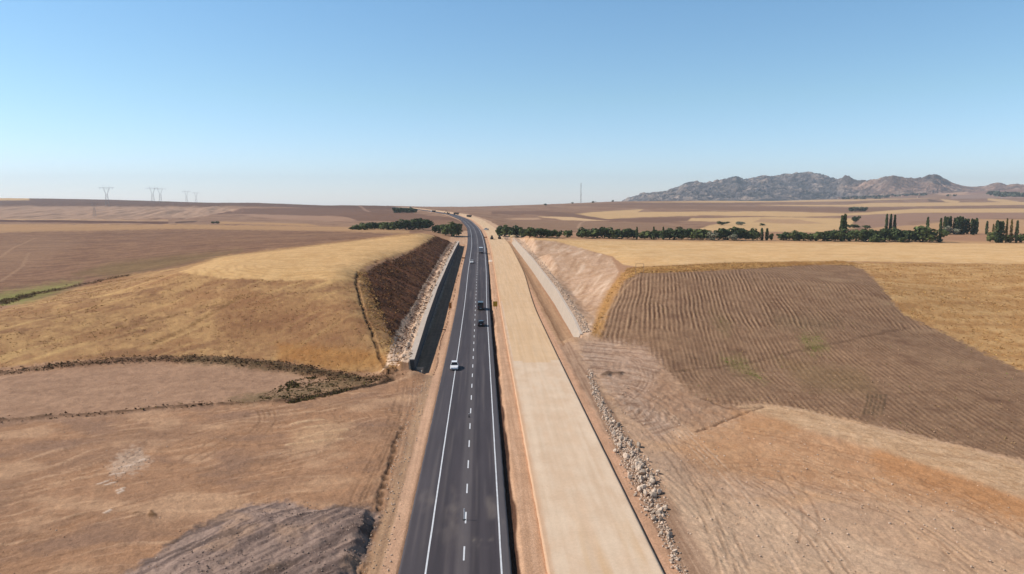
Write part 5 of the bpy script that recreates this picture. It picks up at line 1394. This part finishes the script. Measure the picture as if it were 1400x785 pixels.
def car(style, paint, loc, heading, label, group='vehicles on the road', name='car', cat='car'):
    sty = STY[style]; root = empty(name, loc, heading)
    m = MB(); rings = []
    for y, w, z0, z1 in sty['b']:
        rings.append([(-w * .92, y, z0), (w * .92, y, z0), (w, y, z0 + .16), (w, y, z0 + (z1 - z0) * .62), (w * .93, y, z1), (-w * .93, y, z1), (-w, y, z0 + (z1 - z0) * .62), (-w, y, z0 + .16)])
    m.rings(rings); body = m.build('body', paint, root, bevel=0.0)
    y0, y1, t0, t1, zb, zt, hb, hr = sty['c']
    m = MB(); m.rings([[(-hb, y0, zb - .03), (hb, y0, zb - .03), (hb, y1, zb - .03), (-hb, y1, zb - .03)], [(-hr, t0, zt), (hr, t0, zt), (hr, t1, zt), (-hr, t1, zt)], [(-hr * .9, t0 + .1, zt + .04), (hr * .9, t0 + .1, zt + .04), (hr * .9, t1 - .1, zt + .04), (-hr * .9, t1 - .1, zt + .04)]])
    m.build('cabin', paint, root)
    def pane(nm, q, n_):   # glass panel, slightly proud of the cabin face
        n_ = Vector(n_).normalized() * .012; c = sum((Vector(p) for p in q), Vector()) / 4
        a = [c + (Vector(p) - c) * .9 for p in q]; mm = MB(); mm.rings([[p + n_ * .2 for p in a], [p + n_ for p in a]]); mm.build(nm, M_GLASS, root)
    dz = zt - zb
    pane('windscreen', [(-hb, y1, zb), (hb, y1, zb), (hr, t1, zt), (-hr, t1, zt)], (0, dz, y1 - t1))
    pane('rear_window', [(-hb, y0, zb + (.35 if style == 'van' else 0)), (hb, y0, zb + (.35 if style == 'van' else 0)), (hr, t0, zt), (-hr, t0, zt)], (0, -dz, max(t0 - y0, .01)))
    for s_ in (-1, 1):
        ym, tm = (y0 + y1) / 2, (t0 + t1) / 2
        if style == 'van': ym, tm = y1 - 1.2, t1 - .75
        pane('side_window', [(s_ * hb, ym, zb), (s_ * hb, y1, zb), (s_ * hr, t1, zt), (s_ * hr, tm, zt)], (s_ * dz, 0, hb - hr))
        if style != 'van': pane('side_window', [(s_ * hb, y0, zb), (s_ * hb, ym, zb), (s_ * hr, tm, zt), (s_ * hr, t0, zt)], (s_ * dz, 0, hb - hr))
        mm = MB(); mm.box(s_ * (hb + .02) - .1, s_ * (hb + .14) + .1 * s_ * .2, y1 - .45, y1 - .3, zb + .02, zb + .2); mm.build('wing_mirror', M_TRIM, root)
        yf, wf, zf0, zf1 = sty['b'][-1]; yr, wr, zr0, zr1 = sty['b'][0]
        mm = MB(); mm.box(s_ * wf * .62 - .17, s_ * wf * .62 + .17, yf - .1, yf + .02, zf1 - .22, zf1 - .05); mm.build('headlight', M_LAMP, root)
        mm = MB(); mm.box(s_ * wr * .75 - .13, s_ * wr * .75 + .13, yr - .02, yr + .1, zr1 - .28, zr1 - .06); mm.build('tail_light', M_TAIL, root)
        for yw in sty['w']:
            x_ = s_ * (sty['b'][2][1] - .08)
            mm = MB(); mm.cyl((x_ - .11, yw, sty['r']), (x_ + .11, yw, sty['r']), sty['r'], None, 18); wv = mm.build('wheel', M_TYRE, root)
            mm = MB(); mm.cyl((x_ + s_ * .10, yw, sty['r']), (x_ + s_ * .122, yw, sty['r']), sty['r'] * .64, None, 14); mm.build('rim', M_RIM, wv)
    yf, wf, zf0, zf1 = sty['b'][-1]; yr, wr, zr0, zr1 = sty['b'][0]
    mm = MB(); mm.box(-.26, .26, yf - .02, yf + .015, zf0 + .02, zf0 + .13); mm.build('number_plate', M_PLATE, root)
    mm = MB(); mm.box(-.26, .26, yr - .015, yr + .02, zr0 + .18, zr0 + .29); mm.build('number_plate', M_PLATE, root)
    if style == 'pickup':
        mm = MB(); mm.box(-.74, .74, -2.45, -.9, 1.052, 1.07); mm.build('bed_floor', M_TRIM, root)
        for s_ in (-1, 1): mm = MB(); mm.box(s_ * .82 - .05, s_ * .82 + .05, -2.5, -.88, 1.03, 1.30); mm.build('bed_side', paint, root)
        mm = MB(); mm.box(-.77, .77, -2.55, -2.45, 1.03, 1.30); mm.build('tailgate', paint, root)
    tag(root, label, cat, group)
    return root
def on_road(y, off): return (off + float(xc(y)) - XR0, y, float(zr(y)) + .03)
car('sedan', M_WHITE, on_road(153.5, -5.75), math.pi, 'white car straddling the left edge line, bonnet towards the viewer')
car('hatch', M_BLACK, on_road(205, -.05), 0, 'small black car seen from behind, nearer of the two dark vehicles')
car('van', M_CHAR, on_road(234, -.15), 0, 'dark van ahead of the small black car in the right lane', name='van', cat='van')
car('sedan', M_WHITE, on_road(372, -4.6), math.pi, 'distant white car coming down the left lane')
y_ = 428
root = empty('box_truck', on_road(y_, .1))
m = MB(); m.box(-1.15, 1.15, -3.4, 1.2, .95, 3.4); m.build('cargo_box', M_WHITE, root)
m = MB(); m.rings([[(-1.05, 1.35, .5), (1.05, 1.35, .5), (1.05, 3.2, .5), (-1.05, 3.2, .5)], [(-1.05, 1.35, 1.5), (1.05, 1.35, 1.5), (1.05, 3.2, 1.4), (-1.05, 3.2, 1.4)], [(-.95, 1.4, 2.5), (.95, 1.4, 2.5), (.95, 2.7, 2.5), (-.95, 2.7, 2.5)]]); cab = m.build('cab', M_WHITE, root)
m = MB(); m.quad((-.9, 3.15, 1.5), (.9, 3.15, 1.5), (.85, 2.78, 2.4), (-.85, 2.78, 2.4)); m.build('windscreen', M_GLASS, cab)
m = MB(); m.box(-.5, .5, -3.3, 3.0, .55, .9); m.build('chassis', M_TRIM, root)
for s_ in (-1, 1):
    for yw in (-2.2, 2.3): m = MB(); m.cyl((s_ * 1.0 - .16, yw, .46), (s_ * 1.0 + .16, yw, .46), .46, None, 16); m.build('wheel', M_TYRE, root)
    m = MB(); m.box(s_ * .9 - .12, s_ * .9 + .12, -3.44, -3.404, 1.0, 1.2); m.build('tail_light', M_TAIL, root)
for s_ in (-1, 1): m = MB(); m.box(s_ * .56 - .53, s_ * .56 + .53, -3.43, -3.404, 1.25, 3.3); m.build('rear_door', M_GREYP, root)
tag(root, 'distant white box truck driving away where the road starts to bend', 'truck', 'vehicles on the road')
car('pickup', M_GREYP, (on_road(640, 8)[0], 640, float(zr(640)) + .06), R(40), 'small grey pickup parked on the gravel past the two rollers', 'vehicles on the gravel', 'pickup', 'pickup')
# road rollers
M_YEL = mat('machine_yellow', rgb=S(150, 112, 50), rough=.6); M_DARKM = mat('machine_dark', rgb=S(62, 54, 46), rough=.7)
def roller(loc, label, dark):
    root = empty('road_roller', loc, math.pi)
    m = MB(); m.cyl((-1.05, 1.9, .75), (1.05, 1.9, .75), .75, None, 20); m.build('drum', M_DARKM, root)
    m = MB(); m.box(-1.2, -1.08, 1.0, 2.0, .55, .95); m.box(1.08, 1.2, 1.0, 2.0, .55, .95); m.box(-1.2, 1.2, .7, 1.0, .55, 1.0); m.build('yoke', M_YEL, root)
    m = MB(); m.box(-.8, .8, -2.6, -.7, .7, 1.7); m.build('engine_cover', M_DARKM if dark else M_YEL, root, bevel=.06)
    m = MB(); m.box(-.7, .7, -.65, .6, .8, 1.5)
    cb = m.build('cab', M_DARKM, root)
    m = MB(); m.box(-.66, .66, -.6, .55, 1.503, 2.6, taper=.9); m.build('cab_glass', M_GLASS, cb)
    m = MB(); m.box(-.8, .8, -.75, .7, 2.604, 2.74); m.build('cab_roof', M_DARKM if dark else M_YEL, cb)
    for s_ in (-1, 1): m = MB(); m.cyl((s_ * .9 - .22, -1.7, .7), (s_ * .9 + .22, -1.7, .7), .7, None, 16); m.build('wheel', M_TYRE, root)
    tag(root, label, 'road roller', 'road rollers')
W2 = at([(672.5, 328), (683, 327.6), (692.5, 328)])
roller((W2[0][0], W2[0][1], float(zr(W2[0][1])) + .04), 'yellowish road roller on the gravel carriageway, the one nearer the asphalt', False)
roller((W2[1][0], W2[1][1], float(zr(W2[1][1])) + .04), 'darker road roller on the right side of the gravel carriageway', True)
# mesh panel beside them
x, y, z = W2[2]; z = ground(x, y)
root = empty('mesh_panel', (x, y, z)); m = MB()
for i in range(8): m.bar((-1.2 + i * .343, 0, 0), (-1.2 + i * .343, 0, 2.1), .06)
for i in range(7): m.bar((-1.2, .04, .1 + i * .33), (1.2, .04, .1 + i * .33), .06)
m.build('mesh', M_STEEL, root); m = MB(); m.box(-1.35, -1.22, -.08, .08, -.2, 2.3); m.box(1.22, 1.35, -.08, .08, -.2, 2.3); m.build('post', M_STEEL, root)
tag(root, 'grey mesh panel between two posts right of the darker roller', 'fence panel')
x, y, z = at([(702, 325)])[0]; m_ = MB(); rg = []
for j in range(9):
    t_ = j / 8; rr_ = 2.9 * math.cos(t_ * 1.5) + .05
    rg.append([(rr_ * (1 + .18 * math.sin(3 * a_ * .3927 + j)) * math.cos(a_ * .3927), rr_ * (1 + .15 * math.cos(2 * a_ * .3927 + j)) * math.sin(a_ * .3927), -.4 + 2.5 * math.sin(t_ * 1.5)) for a_ in range(16)])
m_.rings(rg); o = m_.build('soil_heap', mat('pale_heap_soil', rgb=S(196, 174, 140), rough=.97, noise=[(1.2, 5, .25)], bump=(2, 5, .3, .8)), smooth=True); o.location = (x, y, z)
tag(o, 'small pale soil heap at the far end of the sunlit wall, beside the mesh panel', 'soil heap')
# construction machines far up the road
def excavator(loc, rz, label):
    root = empty('excavator', loc, rz)
    for s_ in (-1, 1): m = MB(); m.rings([[(s_ * 1.1 - .3, -1.9, .3), (s_ * 1.1 - .3, -1.5, 0), (s_ * 1.1 - .3, 1.5, 0), (s_ * 1.1 - .3, 1.9, .3), (s_ * 1.1 - .3, 1.6, .9), (s_ * 1.1 - .3, -1.6, .9)], [(s_ * 1.1 + .3, -1.9, .3), (s_ * 1.1 + .3, -1.5, 0), (s_ * 1.1 + .3, 1.5, 0), (s_ * 1.1 + .3, 1.9, .3), (s_ * 1.1 + .3, 1.6, .9), (s_ * 1.1 + .3, -1.6, .9)]]); m.build('track', M_TYRE, root)
    m = MB(); m.box(-1.3, 1.3, -2.4, 1.2, 1.0, 2.1); m.build('body', M_YEL, root, bevel=.08)
    m = MB(); m.box(-1.25, -.3, -.2, 1.3, 2.103, 3.2, taper=.9); m.build('cab', M_GLASS, root)
    m = MB(); m.bar((.2, 1.2, 1.9), (.2, 3.4, 5.2), .5, .4); m.build('boom', M_YEL, root)
    m = MB(); m.bar((.2, 3.4, 5.2), (.2, 5.6, 2.6), .4, .28); st_ = m.build('stick', M_YEL, root)
    m = MB(); m.box(-.4, .8, 5.1, 6.1, 1.5, 2.5, taper=.7); m.build('bucket', M_DARKM, st_)
    tag(root, label, 'excavator')
def haul_truck(loc, rz, label, pm):
    root = empty('tipper_truck', loc, rz)
    m = MB(); m.box(-1.2, 1.2, 2.2, 4.0, .7, 2.9, taper=.92); cb = m.build('cab', pm, root, bevel=.08)
    m = MB(); m.box(-1.0, 1.0, 3.96, 4.02, 1.8, 2.6); m.build('windscreen', M_GLASS, cb)
    m = MB(); m.rings([[(-1.0, -3.6, 1.1), (1.0, -3.6, 1.1), (1.0, 2.0, 1.1), (-1.0, 2.0, 1.1)], [(-1.25, -3.9, 2.7), (1.25, -3.9, 2.7), (1.25, 2.05, 2.9), (-1.25, 2.05, 2.9)]]); m.build('tipper_body', M_DARKM, root)
    m = MB(); m.box(-.5, .5, -3.4, 3.6, .6, 1.0); m.build('chassis', M_TRIM, root)
    for s_ in (-1, 1):
        for yw in (-2.6, -1.3, 3.0): m = MB(); m.cyl((s_ * 1.0 - .18, yw, .52), (s_ * 1.0 + .18, yw, .52), .52, None, 14); m.build('wheel', M_TYRE, root)
    tag(root, label, 'truck')
def on_grav(u, v):
    x, y, z = at([(u, v)])[0]; return (x, y, max(z, float(zr(y)) + .02))
excavator(on_grav(612.5, 293.2), R(60), 'dark excavator with raised boom far up the road below the skyline')
haul_truck(on_grav(624, 293.8), R(65), 'tipper truck on the earthworks just right of the far excavator', M_DARKM)
haul_truck(on_grav(641.5, 297.5), R(40), 'tipper truck by the edge of the brown field beside the far bend', M_DARKM)
haul_truck(on_grav(592.5, 290.4), R(70), 'farthest tipper truck, a speck left of the far excavator', M_WHITE)
# ------------------------------------------------------------------ signs, posts, boards
M_SIGNO = mat('orange_sign_face', rgb=S(196, 128, 58), rough=.6); M_SIGNY = mat('yellow_sign_face', rgb=S(206, 172, 52), rough=.6); M_POST = mat('post_steel', rgb=S(150, 150, 150), rough=.5)
def sign(loc, w, h, up, face, rz, label):
    root = empty('road_sign', loc, rz)
    m = MB(); m.box(-w / 2, w / 2, -.03, .03, up, up + h); p_ = m.build('panel', face, root)
    for s_ in (-1, 1): m = MB(); m.cyl((s_ * w * .3, .08, -.4), (s_ * w * .3, .08, up + h * .9), .05, None, 8); m.build('post', M_POST, root)
    tag(root, label, 'sign')
x = -10.0; y = 236.0
sign((x, y, ground(x, y)), .9, 1.9, .5, M_SIGNO, R(28), 'narrow orange road sign on the left verge below the shaded wall')
x = 4.6; y = 236.0
sign((x, y, ground(x, y)), 1.4, 1.7, .8, M_SIGNY, R(-8), 'yellow road sign on the strip between asphalt and gravel carriageway')
x = -9.3; y = 395; sign((x, y, ground(x, y)), 1.6, .7, .6, M_SIGNO, 0, 'small low orange board on the left verge near the far end of the shaded wall')
W3 = at([(664, 326.5)])[0]
sign((W3[0], W3[1], ground(W3[0], W3[1])), 2.2, .8, .7, M_SIGNO, 0, 'low orange-brown board between the asphalt and the first roller')
x, y, z = at([(607, 453.5)])[0]
root = empty('barrier_board', (x, y, ground(x, y))); m = MB(); m.box(-.55, .55, -.02, .02, .45, .7); m.build('board', mat('brown_board', rgb=S(110, 72, 44), rough=.8), root)
for s_ in (-.4, .4): m = MB(); m.box(s_ - .03, s_ + .03, .024, .06, -.2, .66); m.build('leg', M_POST, root)
tag(root, 'low brown barrier board on the left verge in front of the wall shadow', 'barrier')
def delineator(loc, h, w, m_post, label):
    root = empty('delineator_post', loc)
    m = MB(); m.cyl((0, 0, .09), (0, 0, h), w, w * .85, 10); m.build('post', m_post, root)
    m = MB(); m.cyl((0, 0, 0), (0, 0, .09), .20, .14, 12); m.build('base', M_TYRE, root)
    m = MB(); m.cyl((0, 0, h * .72), (0, 0, h * .86), w * 1.08, w * 1.04, 10); m.build('reflector', M_PLATE, root)
    tag(root, label, 'post')
x, y, z = at([(634.8, 717.5)])[0]; delineator((x, y, .025), 1.35, .055, M_PAINT, 'white flexible post on a black base, nearest one on the centre line')
x, y, z = at([(641.3, 575)])[0]; delineator((x, y, .025), .75, .06, M_TRIM, 'short dark post on the centre line, well beyond the white one')
# pale timber frame on the field margin
x, y, z = at([(874.5, 374.5)])[0]
root = empty('timber_frame', (x, y, z), R(-10)); M_TIM = mat('pale_timber', rgb=S(214, 184, 152), rough=.8)
for s_ in (-1.35, 1.35): m = MB(); m.box(s_ - .07, s_ + .07, -.07, .07, -.3, 3.5); m.build('upright', M_TIM, root)
for z_ in (.15, 3.42): m = MB(); m.box(-1.28, 1.28, -.06, .06, z_, z_ + .13); m.build('rail', M_TIM, root)
tag(root, 'pale timber frame standing on the dry margin at the corner of the ploughed field', 'frame')
print('objects', time.time() - T0)

# ------------------------------------------------------------------ the air
def haze():
    m = MB(); m.box(-8950, 8950, -8950, 8950, float(Z.min()) - 1.0, ZTOP + 25)
    mt = bpy.data.materials.new('air'); mt.use_nodes = True; t = mt.node_tree; t.nodes.clear()
    out = t.nodes.new('ShaderNodeOutputMaterial'); pv = t.nodes.new('ShaderNodeVolumePrincipled')
    pv.inputs['Color'].default_value = (.86, .93, 1, 1); pv.inputs['Density'].default_value = HAZE; pv.inputs['Anisotropy'].default_value = .2
    t.links.new(pv.outputs[0], out.inputs['Volume'])
    o = m.build('haze', mt); tag(o, kind='stuff')
HAZE = 7.5e-5
haze()
print('done', time.time() - T0)
